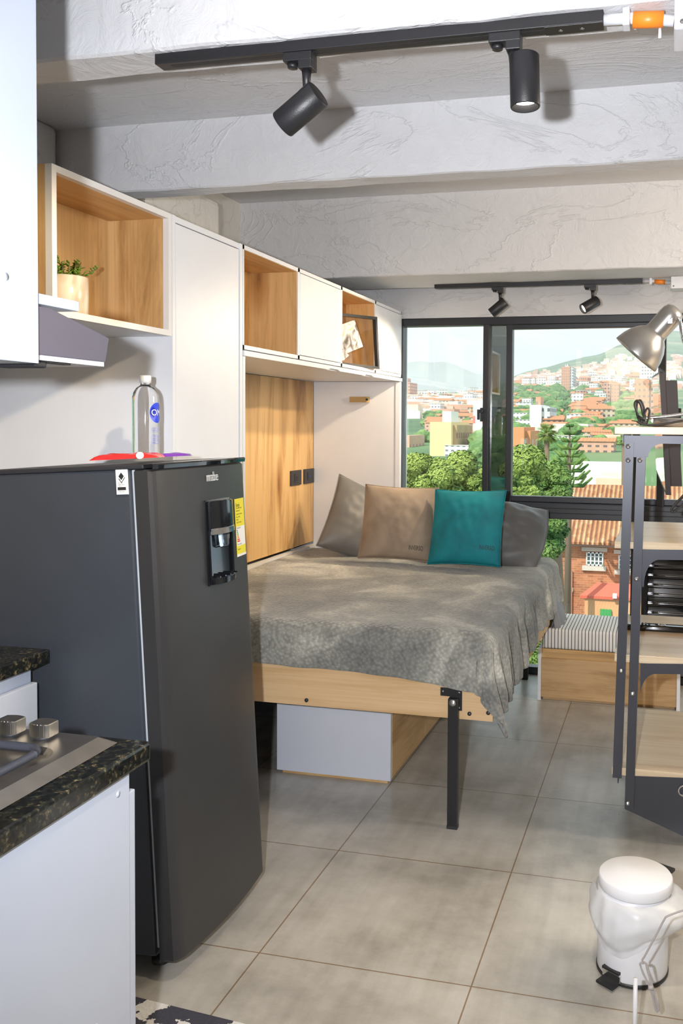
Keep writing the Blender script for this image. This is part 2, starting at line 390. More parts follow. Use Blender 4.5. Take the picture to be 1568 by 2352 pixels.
def axis_mat(d, c):
    """matrix taking local z to direction d, origin c"""
    d = Vector(d).normalized(); q = d.to_track_quat('Z', 'Y'); return Matrix.Translation(Vector(c)) @ q.to_matrix().to_4x4()
def text_verts(body, size):
    cu = bpy.data.curves.new('t', 'FONT'); cu.body = body; cu.size = size; cu.align_x = 'LEFT'; cu.resolution_u = 3
    o = bpy.data.objects.new('t', cu); COL.objects.link(o)
    bpy.context.view_layer.update()
    me = bpy.data.meshes.new_from_object(o)
    vs = [v.co.copy() for v in me.vertices]; fs = [list(p.vertices) for p in me.polygons]
    bpy.data.objects.remove(o); bpy.data.meshes.remove(me); bpy.data.curves.remove(cu)
    return vs, fs
def add_text(mb, body, size, fn):
    """fn maps flat text coordinates (u, v) to a point"""
    vs, fs = text_verts(body, size); mb.add([fn(v.x, v.y) for v in vs], fs); return mb
def copy_tree(o, parent=None):
    c = o.copy(); COL.objects.link(c)
    if parent is not None: c.parent = parent
    for ch in list(o.children): copy_tree(ch, c)
    return c

# ------------------------------------------------------------------ room shell
XL, XR, YB, YW = -2.27, 2.3, -2.6, 5.10       # left wall, right wall, back wall, window plane
struct(MB().box(XL-.2, XR+.2, YB-.2, YW+.18, -.15, 0).build('floor', M['tiles'], loc=(0, 0, 0)))
ZB = 2.23
c = MB(); c.box(XL-.2, XR+.2, YB-.2, 2.64, 2.45, 2.75); c.box(XL-.2, XR+.2, 2.64, 4.5, 2.645, 2.75); c.box(XL-.2, XR+.2, 4.5, YW+.3, 2.45, 2.75)
struct(c.build('ceiling', M['concrete'], loc=(0, 0, 0)))
def beam(name, y0, y1, ztop):
    """concrete rib with slightly uneven arrises"""
    mb = MB(); n = 90; vs = []; fs = []
    prof = [(y0, ztop), (y0, ZB+.03), (y0, ZB+.004), (y0+.006, ZB), ((y0+y1)/2, ZB), (y1-.006, ZB), (y1, ZB+.004), (y1, ztop)]
    for i in range(n+1):
        x = XL-.1+(XR-XL+.2)*i/n
        for j, (y, z) in enumerate(prof):
            w = .004 if 0 < j < 7 else 0
            vs.append((x, y+w*noise.noise((x*5, y*9, 1+j*.3)), z+w*noise.noise((x*7, y*3, 7+j*.3))))
    m_ = len(prof)
    for i in range(n):
        for j in range(m_-1): fs.append((i*m_+j, (i+1)*m_+j, (i+1)*m_+j+1, i*m_+j+1))
    mb.add(vs, fs); return struct(mb.build(name, M['concrete'], loc=(0, 0, 0)))
beam('trim_1', 1.64, 1.755, 2.46); beam('trim_2', 2.62, 2.71, 2.66); beam('trim_3', 4.38, 4.79, 2.66)
struct(MB().box(XL-.2, XL, YB-.2, YW+.18, 0, 2.75).build('wall_left', M['plaster'], loc=(0, 0, 0)))
struct(MB().box(XR, XR+.2, YB-.2, YW+.18, 0, 2.75).build('wall_right', M['plaster'], loc=(0, 0, 0)))
struct(MB().box(XL-.2, XR+.2, YB-.2, YB, 0, 2.75).build('wall_back', M['plaster'], loc=(0, 0, 0)))
struct(MB().box(XL-.2, XR+.2, 5.06, YW+.2, 2.092, 2.75).box(XL-.2, -1.60, 5.06, YW+.2, 0, 2.1).build('wall_window', M['concrete'], loc=(0, 0, 0)))
struct(MB().box(XL, -2.02, 2.15, 2.60, 1.9, 2.45, .02).build('trim_4', M['plaster'], loc=(0, 0, 0)))
struct(MB().box(XL, -1.98, 3.05, 3.63, 1.9, 2.45, .02).build('trim_5', M['plaster'], loc=(0, 0, 0)))

# window wall
w = thing('window_1', (0, YW, 0), None, None); w['kind'] = 'structure'
def wf(name, *boxes, m='alu_black'):
    mb = MB()
    for b_ in boxes: mb.box(*b_, .004)
    return mb.build(name, M[m], w)
WR = 2.2
wf('frame', (-1.60, WR, 5.06, 5.14, 2.046, 2.092), (-1.60, -1.555, 5.06, 5.14, 0, 2.06))
wf('mullion', (-1.062, -1.026, 5.045, 5.13, 1.0, 2.05))
wf('mullion', (-.928, -.892, 5.065, 5.13, 1.0, 2.05))
wf('mullion', (-.060, -.016, 5.045, 5.13, .95, 2.05))
wf('sash_rail', (-1.56, WR, 5.075, 5.13, 1.012, 1.046), (-.93, -.05, 5.068, 5.12, 2.02, 2.048))
wf('sill_beam', (-1.60, WR, 5.03, 5.16, .922, 1.012), (-1.60, WR, 5.02, 5.04, .955, .985))
wf('floor_rail', (-1.60, WR, 5.06, 5.13, 0, .045))
wf('post', (-.135, -.105, 5.06, 5.12, .04, .93), (.26, .31, 5.06, 5.12, .04, .93))
h = MB(); h.box(-1.072, -1.058, 5.02, 5.046, 1.48, 1.56, .003); h.box(-1.085, -1.05, 5.0, 5.03, 1.53, 1.55, .003); h.box(-1.083, -1.072, 4.99, 5.02, 1.49, 1.55, .003)
h.build('sash_latch', M['black'], w)
MB().box(-1.56, -1.06, 5.105, 5.109, 1.04, 2.05).build('glass_pane', M['glass'], w)
MB().box(-1.028, -.92, 5.095, 5.099, 1.04, 2.05).build('glass_pane', M['reflection_tint'], w)['label'] = 'narrow pane with the dark room reflection put into its tint'
MB().box(-.895, -.055, 5.105, 5.109, 1.04, 2.03).build('glass_pane', M['glass'], w)
MB().box(-1.56, -.13, 5.105, 5.109, .04, .925).build('glass_pane', M['glass'], w)
lv = MB()
for k in range(16):
    z = .08+k*.053
    lv.box(-.10, .24, 5.02, 5.06, z, z+.012, .002); lv.box(-.10, .24, 5.05, 5.062, z+.012, z+.045, .002)
lv.box(-.115, -.10, 5.01, 5.07, .04, .93); lv.box(.24, .27, 5.01, 5.07, .04, .93)
lv.box(-.115, .27, 5.075, 5.08, .04, .93)
lv.build('louvre', M['black_gloss'], w)

# ------------------------------------------------------------------ wall storage
XC, ZT, ZBX = -1.56, 2.13, 1.74
# left open cubby
t = thing('open_cubby', (-1.66, 2.25, ZBX), 'open oak-lined wall cubby with white front edges above the refrigerator', 'shelf')
def cubby(parent, y0, y1, z0, z1, xb, xf, wl='oak_z'):
    e = .016
    box('back_panel', M[wl], parent, xb-.012, xb, y0+e, y1-e, z0+e, z1-e)
    box('side_panel', M[wl], parent, xb, xf-.001, y1-e-.001, y1-e+.004, z0+e, z1-e)
    box('side_panel', M[wl], parent, xb, xf-.001, y0+e-.004, y0+e+.001, z0+e, z1-e)
    box('top_panel', M['oak_y'], parent, xb, xf-.001, y0+e, y1-e, z1-e-.001, z1-e+.004)
    box('bottom_panel', M['oak_y'], parent, xb, xf-.001, y0+e, y1-e, z0+e-.004, z0+e+.001)
def ring(parent, name, y0, y1, z0, z1, xf, e=.018, d=.02, m='white_edge'):
    mb = MB(); mb.box(xf-d, xf, y0, y0+e, z0, z1); mb.box(xf-d, xf, y1-e, y1, z0, z1)
    mb.box(xf-d, xf, y0+e, y1-e, z0, z0+e); mb.box(xf-d, xf, y0+e, y1-e, z1-e, z1)
    return mb.build(name, M[m], parent)
cubby(t, 1.985, 2.548, ZBX, ZT, -1.78, XC-.02)
ring(t, 'front_edge', 1.985, 2.548, ZBX, ZT, XC)
mb = MB(); mb.box(-1.79, XC-.02, 1.985, 1.996, ZBX, ZT); mb.build('outer_side', M['oak_z'], t)
box('underside', M['white'], t, -1.79, XC-.02, 1.996, 2.548, ZBX, ZBX+.010); box('outer_top', M['white'], t, -1.79, XC-.02, 1.996, 2.548, ZT-.010, ZT)
# tall cabinet
t = thing('tall_cabinet', (-1.86, 2.8, 0), 'tall white wardrobe cabinet behind the refrigerator, between the two open cubbies', 'cabinet')
mb = MB(); mb.box(XL+.004, XC, 2.552, 2.570, 0, ZT); mb.box(XL+.004, XC, 3.01, 3.03, 0, ZT); mb.box(XL+.004, XC-.004, 2.57, 3.01, ZT-.02, ZT); mb.box(XL+.004, XC-.03, 2.57, 3.01, .06, .08); mb.box(-2.12, -2.11, 2.57, 3.01, .08, ZT)
mb.build('carcass', M['white'], t)
box('door', M['white'], t, XC-.022, XC-.002, 2.576, 3.004, .08, ZT-.024, .0015)
# overhead cabinet over the bed
t = thing('overhead_cabinet', (-1.67, 4.03, ZBX), 'long overhead cabinet above the bed with open oak cubbies and white doors', 'cabinet')
ys = [3.034, 3.545, 4.055, 4.565, 5.045]
mb = MB(); mb.box(-1.80, XC, 3.034, 5.045, ZT-.016, ZT); mb.box(-1.80, XC, 3.034, 5.045, ZBX, ZBX+.016); mb.box(-1.80, -1.79, 3.034, 5.045, ZBX, ZT)
for y in ys: mb.box(-1.80, XC, max(3.034, y-.009), min(5.045, y+.009), ZBX, ZT)
mb.build('carcass', M['white'], t)
cubby(t, ys[0]-.006, ys[1]+.006, ZBX, ZT, -1.782, XC-.004)
cubby(t, ys[2]-.006, ys[3]+.006, ZBX, ZT, -1.782, XC-.004)
box('door', M['white'], t, XC-.02, XC+.001, ys[1]+.012, ys[2]-.012, ZBX+.019, ZT-.019, .0015)
box('door', M['white'], t, XC-.02, XC+.001, ys[3]+.012, ys[4]-.012, ZBX+.019, ZT-.019, .0015)
# fold-down shelf beneath
t = thing('fold_up_shelf', (-1.83, 4.03, 1.70), 'long white shelf slab with finger notches directly under the overhead cabinet', 'shelf')
mb = MB()
pr = [(3.034, 1.735), (5.045, 1.735), (5.045, 1.715), (4.52, 1.715), (4.49, 1.722), (4.40, 1.722), (4.37, 1.715), (4.02, 1.715), (3.99, 1.722), (3.90, 1.722), (3.87, 1.715), (3.034, 1.715)]
mb.prism(pr, 'x', XC-.012, XC+.006); mb.build('front_lip', M['white'], t)
box('slab', M['white'], t, -2.10, XC-.012, 3.034, 5.045, 1.715, 1.733)
# bed niche
t = thing('bed_niche', (-2.0, 4.03, 0), 'white framed niche behind the bed with tall oak back panel', 'wall panel')
box('oak_back_panel', M['oak_z'], t, -2.13, -2.11, 3.035, 5.012, .738, 1.713)
box('end_panel', M['white'], t, -2.11, -1.588, 5.018, 5.04, 0, 1.713)
box('end_stile', M['white'], t, -1.586, XC+.002, 5.012, 5.045, 0, 1.713, .001)
box('near_stile', M['white'], t, -2.11, XC, 3.034, 3.052, 0, 1.713)
box('bottom_rail', M['white_edge'], t, -2.12, -2.09, 3.052, 5.016, .60, .722)
box('lower_panel', M['white'], t, -2.12, -2.105, 3.052, 5.016, 0, .6)
hd = MB(); pts = []
for i in range(13):
    a = PI*i/12; pts.append((-1.81-.062*math.cos(a), 5.012-.03*min(1, 2.2*math.sin(a)), 1.606))
P0 = []
hm = MB(); n = len(pts)
vs = []
for (x, y, z) in pts:
    for dz in (-.017, .017): vs.append((x, y, z+dz))
for (x, y, z) in pts:
    for dz in (-.017, .017): vs.append((x, y+.004, z+dz))
fs = []
for i in range(n-1):
    a = 2*i; fs.append((a, a+2, a+3, a+1)); b_ = 2*n+a; fs.append((b_, b_+1, b_+3, b_+2))
    fs.append((a, b_, b_+2, a+2)); fs.append((a+1, a+3, b_+3, b_+1))
hm.add(vs, fs); ho = hm.build('pull_handle', M['leather'], t)
MB().lathe([(.0, 0), (.007, 0), (.007, .004), (0, .005)], mat=axis_mat((0.7, -.7, 0), (-1.757, 4.985, 1.606)), seg=16).build('handle_screw', M['black'], ho)
# outlets on oak panel
def outlet(y, label, blue):
    t = thing('wall_outlet', (-2.11, y, 1.10), label, 'outlet', None)
    box('cover_plate', M['dark_plastic'], t, -2.11, -2.100, y-.072, y+.072, 1.10, 1.187, .003)
    if blue:
        box('socket_face', M['black'], t, -2.100, -2.098, y-.03, y+.03, 1.12, 1.168)
        box('indicator', M['blue'], t, -2.098, -2.0965, y-.004, y+.004, 1.139, 1.147)
    else:
        box('socket_face', M['black'], t, -2.100, -2.098, y-.03, y+.03, 1.118, 1.170)
        mb = MB()
        for dy, dz in ((-.012, 0), (.012, 0), (0, -.013)): mb.box(-2.098, -2.097, y+dy-.003, y+dy+.003, 1.144+dz-.005, 1.144+dz+.005)
        mb.build('socket_slots', M['ink'], t)
outlet(4.745, 'black power outlet plate nearer the refrigerator on the oak panel', False)
outlet(4.935, 'black outlet plate with a small blue mark, nearer the white end panel', True)

# plant pot in left cubby
pp = at(192, 735, X=-1.645); pz = ZBX+.018
t = thing('plant_pot', (-1.655, 2.165, pz), 'cream marbled ceramic pot standing in the open cubby above the refrigerator', 'plant pot')
MB().lathe([(0, 0), (.050, 0), (.056, .006), (.0575, .06), (.057, .110), (.055, .112), (.052, .108), (.051, .085), (0, .085)], c=(-1.655, 2.165, pz), seg=56, cap=False).build('pot', M['pot'], t)
MB().lathe([(0, 0), (.0505, 0), (.0505, .008), (0, .012)], c=(-1.655, 2.165, pz+.086), seg=30, cap=False).build('soil', M['soil'], t)
t = thing('succulent_plant', (-1.655, 2.165, pz+.095), 'small green jade succulent growing in the cream pot', 'plant')
st = MB(); lf = MB(); rnd = random.Random(3)
def leaf_blob(mb, c, d, ln, wd, th=.35):
    d = Vector(d).normalized(); m_ = axis_mat(d, c)
    pr = [(0, 0), (.55, .18), (1, .5), (.9, .8), (.4, 1.0)]
    vs = []; fs = []; sg = 6
    for r, z in pr:
        for k in range(sg):
            a = 2*PI*k/sg; vs.append(m_ @ Vector((r*wd*math.cos(a), r*wd*th*math.sin(a), z*ln)))
    for i in range(len(pr)-1):
        for k in range(sg): fs.append((i*sg+k, i*sg+(k+1) % sg, (i+1)*sg+(k+1) % sg, (i+1)*sg+k))
    mb.add(vs, fs, True)
for i in range(24):
    a = rnd.uniform(0, 2*PI); r = rnd.uniform(.005, .04); ex = rnd.uniform(.015, .05)
    if i == 0: a, r, ex = .9, .04, .075
    p0 = Vector((-1.655+r*.6*math.cos(a), 2.165+r*.6*math.sin(a), pz+.09))
    h_ = rnd.uniform(.03, .075); p2 = p0+Vector((ex*.6*math.cos(a), ex*math.sin(a), h_)); p1 = (p0+p2)/2+Vector((0, 0, .006))
    st.tube([p0, p1, p2], [.0024, .002, .0016], 6)
    for k in range(7):
        q = p0.lerp(p2, .45+.55*k/6); b2 = rnd.uniform(0, 2*PI)
        leaf_blob(lf, q, (math.cos(b2), math.sin(b2), rnd.uniform(.1, 1.2)), rnd.uniform(.010, .017), .0052)
st.build('stems', M['stem'], t); lf.build('leaves', M['succulent'], t)

# framed postcards in third cubby
t = thing('picture_frame', (-1.545, 4.33, 1.762), 'black framed glass with two postcards leaning at the far open cubby', 'picture')
c00 = at(772, 836, X=-1.615); c10 = at(868, 848, X=-1.535); c11 = at(862, 728, X=-1.552); c01 = at(769, 718, X=-1.630)
def bil(u, v, off=0):
    p = (c00*(1-u)+c10*u)*(1-v)+(c01*(1-u)+c11*u)*v; return p+Vector((off, 0, 0))
def slab(mb, u0, u1, v0, v1, o0, o1):
    q = [bil(u0, v0, o0), bil(u1, v0, o0), bil(u1, v1, o0), bil(u0, v1, o0), bil(u0, v0, o1), bil(u1, v0, o1), bil(u1, v1, o1), bil(u0, v1, o1)]
    mb.add(q, [(0, 3, 2, 1), (4, 5, 6, 7), (0, 1, 5, 4), (1, 2, 6, 5), (2, 3, 7, 6), (3, 0, 4, 7)])
mb = MB()
for a in ((0, 1, 0, .045), (0, 1, .945, 1), (0, .02, .045, .945), (.955, 1, .045, .945)): slab(mb, *a, -.008, .010)
mb.build('frame', M['black'], t)
mb = MB(); slab(mb, .02, .96, .04, .95, -.004, -.002); mb.build('glass', M['glass'], t)
def card(pts, name):
    mb = MB(); a = [bil(u, v, -.0015) for u, v in pts]; b_ = [bil(u, v, .0002) for u, v in pts]; k = len(pts)
    mb.add(a+b_, [tuple(range(k))[::-1], tuple(range(k, 2*k))]+[(i, (i+1) % k, k+(i+1) % k, k+i) for i in range(k)])
    mb.build(name, M['art'], t)
card([(.09, .36), (.09, .76), (.46, .90), (.64, .40), (.24, .23)], 'postcard')
card([(.09, .08), (.09, .34), (.30, .20), (.17, .09)], 'postcard')

# ------------------------------------------------------------------ lighting tracks
def rail(name, x0, x1, y, zt, label):
    t = thing(name, ((x0+x1)/2, y, zt-.022), label, 'track', None)
    box('rail', M['black'], t, x0, x1, y-.0175, y+.0175, zt-.022, zt, .0015)
    mb = MB(); mb.box(x0+.03, x1-.10, y-.006, y+.006, zt-.0225, zt-.0215); mb.build('slot', M['ink'], t)
    box('feed_cover', M['black'], t, x1-.11, x1, y-.0178, y+.0178, zt-.0235, zt-.021, .001)
    for dx in (.10, .06): MB().lathe([(0, 0), (.004, 0), (.004, .001), (0, .0015)], mat=axis_mat((0, 0, -1), (x1-dx+.02, y, zt-.0235)), seg=12).build('rail_screw', M['screw'], t)
    return t
T1Y, T2Y = 1.672, 4.70
TZ = ZB
p = at(355, 142, Y=T1Y-.0175); q = at(1385, 20, Y=T1Y-.0175)
rail('lighting_track', p.x, q.x, T1Y, TZ, 'long black ceiling light track across the beam nearest the camera')
p2 = at(997, 655, Y=T2Y-.0175); q2 = at(1475, 645, Y=T2Y-.0175)
rail('lighting_track', p2.x, q2.x, T2Y, TZ, 'black ceiling light track on the far beam near the window')
M['bulb'] = emit('lamp_glow', (1, .90, .74), 30)
def spot(xa, y, d, label, lit=True, power=18, ang=70, sticker=False):
    t = thing('track_spotlight', (xa, y, TZ-.022), label, 'spotlight', 'track spotlights on the ceiling')
    z = TZ-.022
    mb = MB(); mb.box(xa-.033, xa+.028, y-.016, y+.016, z-.018, z, .002); mb.box(xa+.0, xa+.028, y-.016, y+.016, z-.034, z-.016, .002); mb.build('adapter', M['black'], t)
    MB().lathe([(0, 0), (.010, 0), (.011, .008), (.0, .009)], c=(xa-.018, y, z-.027), seg=18).build('adapter_knob', M['black'], t)
    vert = abs(Vector(d).normalized().z) > .97; jo = .054 if vert else .072
    j = Vector((xa+.012, y, z-jo)); sl = jo-.033
    MB().lathe([(.0, 0), (.007, 0), (.0085, sl*.6), (.010, sl), (0, sl)], c=(j.x, j.y, j.z), seg=20).build('stem', M['black'], t)
    d = Vector(d).normalized(); R_, Ln = .0285, .099
    side = Vector((0, 0, 1))-d*d.z
    side = side.normalized() if side.length > .05 else Vector((-1, 0, 0))
    c0 = j - side*(R_*.85) - d*.018
    if abs(d.z) > .97: c0 = j+Vector((.022, 0, -.0))-d*.012
    mt = axis_mat(d, c0)
    MB().lathe([(.0, .0), (.0265, 0), (R_, .002), (R_, Ln-.002), (R_-.001, Ln), (.0245, Ln), (.0245, Ln-.02), (0, Ln-.021)], mat=mt, seg=48, cap=False).build('lamp_housing', M['black'], t)
    e = MB().lathe([(0, Ln-.019), (.0235, Ln-.0185), (.0235, Ln-.014), (.012, Ln-.010), (0, Ln-.009)], mat=mt, seg=32, cap=False).build('bulb', M['bulb'] if lit else M['cap'], t)
    if sticker:
        mb = MB(); vs = []
        for k in range(5):
            a = 1.0+k*.22
            for zz in (.003, .030): vs.append(mt @ Vector((math.cos(a)*(R_+.0006), math.sin(a)*(R_+.0006), zz)))
        mb.add(vs, [(2*k, 2*k+2, 2*k+3, 2*k+1) for k in range(4)])
        mb.build('sticker', M['paper'], t)
    if lit:
        ld = bpy.data.lights.new('spot_lamp', 'SPOT'); ld.energy = power*1.6; ld.spot_size = math.radians(ang); ld.spot_blend = .6; ld.color = (1, .80, .55); ld.shadow_soft_size = .02
        lo = bpy.data.objects.new('spot_lamp', ld); COL.objects.link(lo)
        pos = c0+d*(Ln+.004); lo.location = pos; lo.rotation_euler = (-d).to_track_quat('Z', 'Y').to_euler()
        lo.parent = t; lo.location = pos-Vector(t.location)
    return t
s1 = at(683, 120, Y=T1Y-.0175).x; s2 = at(1160, 66, Y=T1Y-.0175).x
spot(s1, T1Y, (-.84, .10, -.53), 'black cylinder spotlight tilted down left on the near track, paper sticker on its back', True, 20, 80, True)
spot(s2, T1Y, (.04, -.04, -1), 'black cylinder spotlight pointing straight down with glowing mouth on the near track', True, 16, 80)
s3 = at(1142, 662, Y=T2Y-.0175).x; s4 = at(1355, 656, Y=T2Y-.0175).x
spot(s3, T2Y, (-.74, -.02, -.60), 'left black spotlight on the far track, tilted towards the overhead cabinet', True, 18, 80)
spot(s4, T2Y, (-.68, -.42, -.46), 'right black spotlight with lit mouth on the far track, above the desk lamp', True, 26, 85)
def conduit(x0, y, x1, k, label, blabel):
    t = thing('conduit_pipe', ((x0+x1)/2, y, TZ-.03), label, 'pipe')
    r = .0085*k
    MB().tube([(x0, y, TZ-.012), (x0+.06, y, TZ-.014), (x1, y, TZ-.026)], r, 16).build('pipe', M['pvc'], t)
    xm = x0+(x1-x0)*.42
    MB().tube([(xm, y, TZ-.017), (xm+.055, y, TZ-.021)], r*1.45, 18).build('coupling', M['orange'], t)['label'] = 'orange coupling'
    box('clip', M['pvc'], t, x0+.035, x0+.048, y-.018, y+.012, TZ-.032, TZ, .002); MB().lathe([(0, 0), (.003, 0), (.003, .018), (0, .018)], c=(x1-.025, y, TZ-.055), seg=10).build('clip_bolt', M['pvc'], t)
    t2 = thing('junction_box', (x1+.05, y, TZ-.06), blabel, 'junction box')
    box('cover', M['pvc'], t2, x1, x1+.11, y-.05, y+.05, TZ-.062, TZ, .004)
    MB().lathe([(0, 0), (.004, 0), (.004, .002), (0, .003)], mat=axis_mat((0, -1, 0), (x1+.014, y-.05, TZ-.05)), seg=12).build('cover_screw', M['screw'], t2)
conduit(q.x, T1Y, at(1548, 20, Y=T1Y).x, 1.2, 'white conduit with orange coupling at the end of the near light track', 'white electrical junction box on the ceiling at the top right corner')
conduit(q2.x, T2Y, at(1540, 655, Y=T2Y).x, 1.0, 'small white conduit with orange coupling at the end of the far light track', 'white electrical junction box above the window, right of the far track')
# ------------------------------------------------------------------ refrigerator
TILT = math.radians(3.2)
fx, fy0, fy1, fz = -1.190, 2.003, 2.507, 1.338
t = thing('refrigerator', (-1.80, (fy0+fy1)/2, .012), 'charcoal single-door refrigerator with water dispenser standing left of the bed', 'refrigerator')
FR = t
XG = fx-.075                # gasket plane
box('cabinet_body', M['fridge_side'], t, -1.78, XG-.012, fy0+.004, fy1-.004, .05, fz-.012, .006)
mb = MB(); mb.box(-1.78, XG+.03, fy0, fy1, fz-.012, fz, .003); mb.build('top_cover', M['dark_plastic'], t)
box('gasket', M['gasket'], t, XG-.012, XG+.002, fy0+.012, fy1-.012, .07, fz-.014, .002)
# bowed door
mb = MB(); nseg = 60; vs = []; zs = [.04, .046, fz-.02, fz-.014]
for zi, z in enumerate(zs):
    sh = .006 if zi in (0, 3) else 0
    ring_ = [(XG+.002, fy0+sh), (XG+.002, fy1-sh)]
    for k in range(nseg+1):
        s_ = 1-2*k/nseg; y = (fy0+fy1)/2+s_*((fy1-fy0)/2-sh)
        bow = .022*(1-s_*s_)
        edge = min(1, (1-abs(s_))/.12)
        x = XG+.055+bow-(.014*(1-edge)**2)-sh
        ring_.append((x, y))
    for (x, y) in ring_: vs.append((x, y, z))
m_ = nseg+3; fs = []
for i in range(len(zs)-1):
    for j in range(m_): fs.append((i*m_+j, i*m_+(j+1) % m_, (i+1)*m_+(j+1) % m_, (i+1)*m_+j))
fs.append(tuple(range(m_))[::-1]); fs.append(tuple((len(zs)-1)*m_+j for j in range(m_)))
mb.add(vs, fs, False); door = mb.build('door', M['fridge_door'], t)
def dx_(y):
    s_ = (y-(fy0+fy1)/2)/((fy1-fy0)/2); return XG+.055+.022*(1-s_*s_)
mb = MB(); vs = []; K = 24
for z, o in ((fz-.014, .001), (fz-.004, .003), (fz, .0)):
    for k in range(K+1):
        y = fy0+(fy1-fy0)*k/K; vs.append((dx_(y)+o, y, z))
for k in range(K+1):
    y = fy0+(fy1-fy0)*k/K; vs.append((XG, y, fz))
fs = []
for i in range(3):
    for k in range(K): a = i*(K+1)+k; fs.append((a, a+1, a+K+2, a+K+1))
mb.add(vs, fs); mb.build('door_top_trim', M['black_gloss'], t)
def dpt(y, z, off=.001): return Vector((dx_(y)+off, y, z))
# logo
mb = MB()
for layer in (0.0, .003): add_text(mb, 'mabe', .038, lambda u, v: dpt(2.228+u*.78, 1.278+v, .0015+layer))
mb.build('logo', M['badge'], door)
# dispenser
d0, d1 = 2.212, 2.350
dm = (d0+d1)/2
mb = MB(); mb.box(dx_(dm)-.012, dx_(dm)+.006, d0, d1, .985, 1.225, .003); dsp = mb.build('dispenser_panel', M['black_gloss'], door)
mb = MB(); pr = []
x0 = dx_(dm)+.004
for k in range(9):
    s_ = -1+2*k/8; pr.append((x0+.030*(1-.55*s_*s_), dm+s_*(d1-d0)/2*.92))
pr = [(x0-.004, d0+.006)]+pr+[(x0-.004, d1-.006)]
mb.prism(pr, 'z', 1.135, 1.222, .002); mb.build('dispenser_hood', M['black_gloss'], dsp)
pr2 = [(x+.002 if 0 < i < len(pr)-1 else x, y) for i, (x, y) in enumerate(pr)]
mb = MB(); mb.prism(pr2, 'z', 1.128, 1.145, .001); mb.build('dispenser_trim', M['chrome'], dsp)
mb = MB(); mb.prism([(x0+.004, 1.13), (x0+.024, 1.13), (x0+.02, 1.09), (x0+.008, 1.085)], 'y', dm-.016, dm+.020, .002); mb.build('dispenser_lever', clear_plastic('lever_plastic', (.75, .85, .95)), dsp)
mb = MB(); mb.prism(pr, 'z', .988, 1.006, .002)
for k in range(5): mb.box(x0+.002, x0+.03-abs(k-2)*.003, dm-.05+k*.024, dm-.045+k*.024, 1.006, 1.010)
mb.build('drip_tray', M['black_gloss'], dsp)
for yy_ in (d0+.004, d1-.012): box('dispenser_post', M['black_gloss'], dsp, x0-.004, x0+.008, yy_, yy_+.008, .99, 1.14)
# energy label
l0, l1 = 2.398, 2.474
def lab(mb, y0, y1, z0, z1, off):
    K = 6; vs = []
    for k in range(K+1):
        y = y0+(y1-y0)*k/K; vs += [dpt(y, z0, off), dpt(y, z1, off)]
    mb.add(vs, [(2*k, 2*k+2, 2*k+3, 2*k+1) for k in range(K)])
mb = MB(); lab(mb, l0, l1, 1.040, 1.214, .0012); el = mb.build('energy_label', M['yellow'], door)
mb = MB(); lab(mb, l0+.004, l1-.003, 1.072, 1.130, .0016); lab(mb, l0, l1, 1.040, 1.047, .0016); mb.build('label_chart_field', M['paper'], el)
mb = MB(); add_text(mb, 'Energía', .016, lambda u, v: dpt(l0+.008+u*.62, 1.190+v, .002))
for k, (tx, z) in enumerate((('Consumo de energía', 1.184), ('Volumen neto', 1.176), ('Compare el consumo', 1.166), ('Marca   Mabe', 1.157), ('Modelo', 1.149), ('antes de comprar', 1.141), ('Más eficiente', 1.124), ('Menos eficiente', 1.075), ('Requisitos', 1.060))):
    add_text(mb, tx, .0065, lambda u, v: dpt(l0+.007+u*.85, z+v, .002))
mb.build('label_text', M['ink'], el)
for k, mt_ in enumerate(('ink', 'green', 'green', 'orange_ink', 'orange_ink', 'red_ink', 'red_ink')):
    mb = MB(); lab(mb, l0+.007, l0+.012+k*.0028, 1.117-k*.0055, 1.121-k*.0055, .002); mb.build('label_bar', M[mt_], el)
# certification sticker on the side
sy = fy0+.0025
mb = MB(); mb.box(XG-.052, XG-.018, sy-.0012, sy+.002, 1.262, 1.328); sk = mb.build('approval_sticker', M['paper'], t)
mb = MB()
cxs, czs = XG-.036, 1.309
mb.add([(cxs-.008, sy-.0016, czs), (cxs, sy-.0016, czs+.010), (cxs+.008, sy-.0016, czs), (cxs, sy-.0016, czs-.010)], [(0, 1, 2, 3)])
mb.add([(cxs-.009, sy-.0016, czs-.006), (cxs-.006, sy-.0016, czs-.006), (cxs, sy-.0016, czs-.015), (cxs+.010, sy-.0016, czs-.002), (cxs+.011, sy-.0016, czs-.004), (cxs, sy-.0016, czs-.018)], [(0, 5, 2, 1), (2, 5, 4, 3)])
mb.box(cxs-.012, cxs+.012, sy-.0018, sy-.001, 1.273, 1.281)
for tx, z in (('Sello con', 1.2905), ('Reglamento', 1.2865), ('Técnico', 1.2825), ('Ley 1480 del consumidor', 1.268)):
    add_text(mb, tx, .0042, lambda u, v: Vector((cxs-.011+u*(.45 if len(tx) > 15 else .95), sy-.0016, z+v)))
mb.build('sticker_print', M['ink'], sk)
# feet
for (x, y) in ((XG-.03, fy0+.05), (XG-.03, fy1-.05), (-1.72, fy0+.05), (-1.72, fy1-.05)):
    MB().lathe([(0, 0), (.022, 0), (.022, .012), (.010, .014), (.010, .045), (0, .045)], c=(x, y, .012), seg=20).build('levelling_foot', M['black'], t)
t.rotation_euler = (0, -TILT, 0)
t.location = (-1.80, (fy0+fy1)/2, .0)

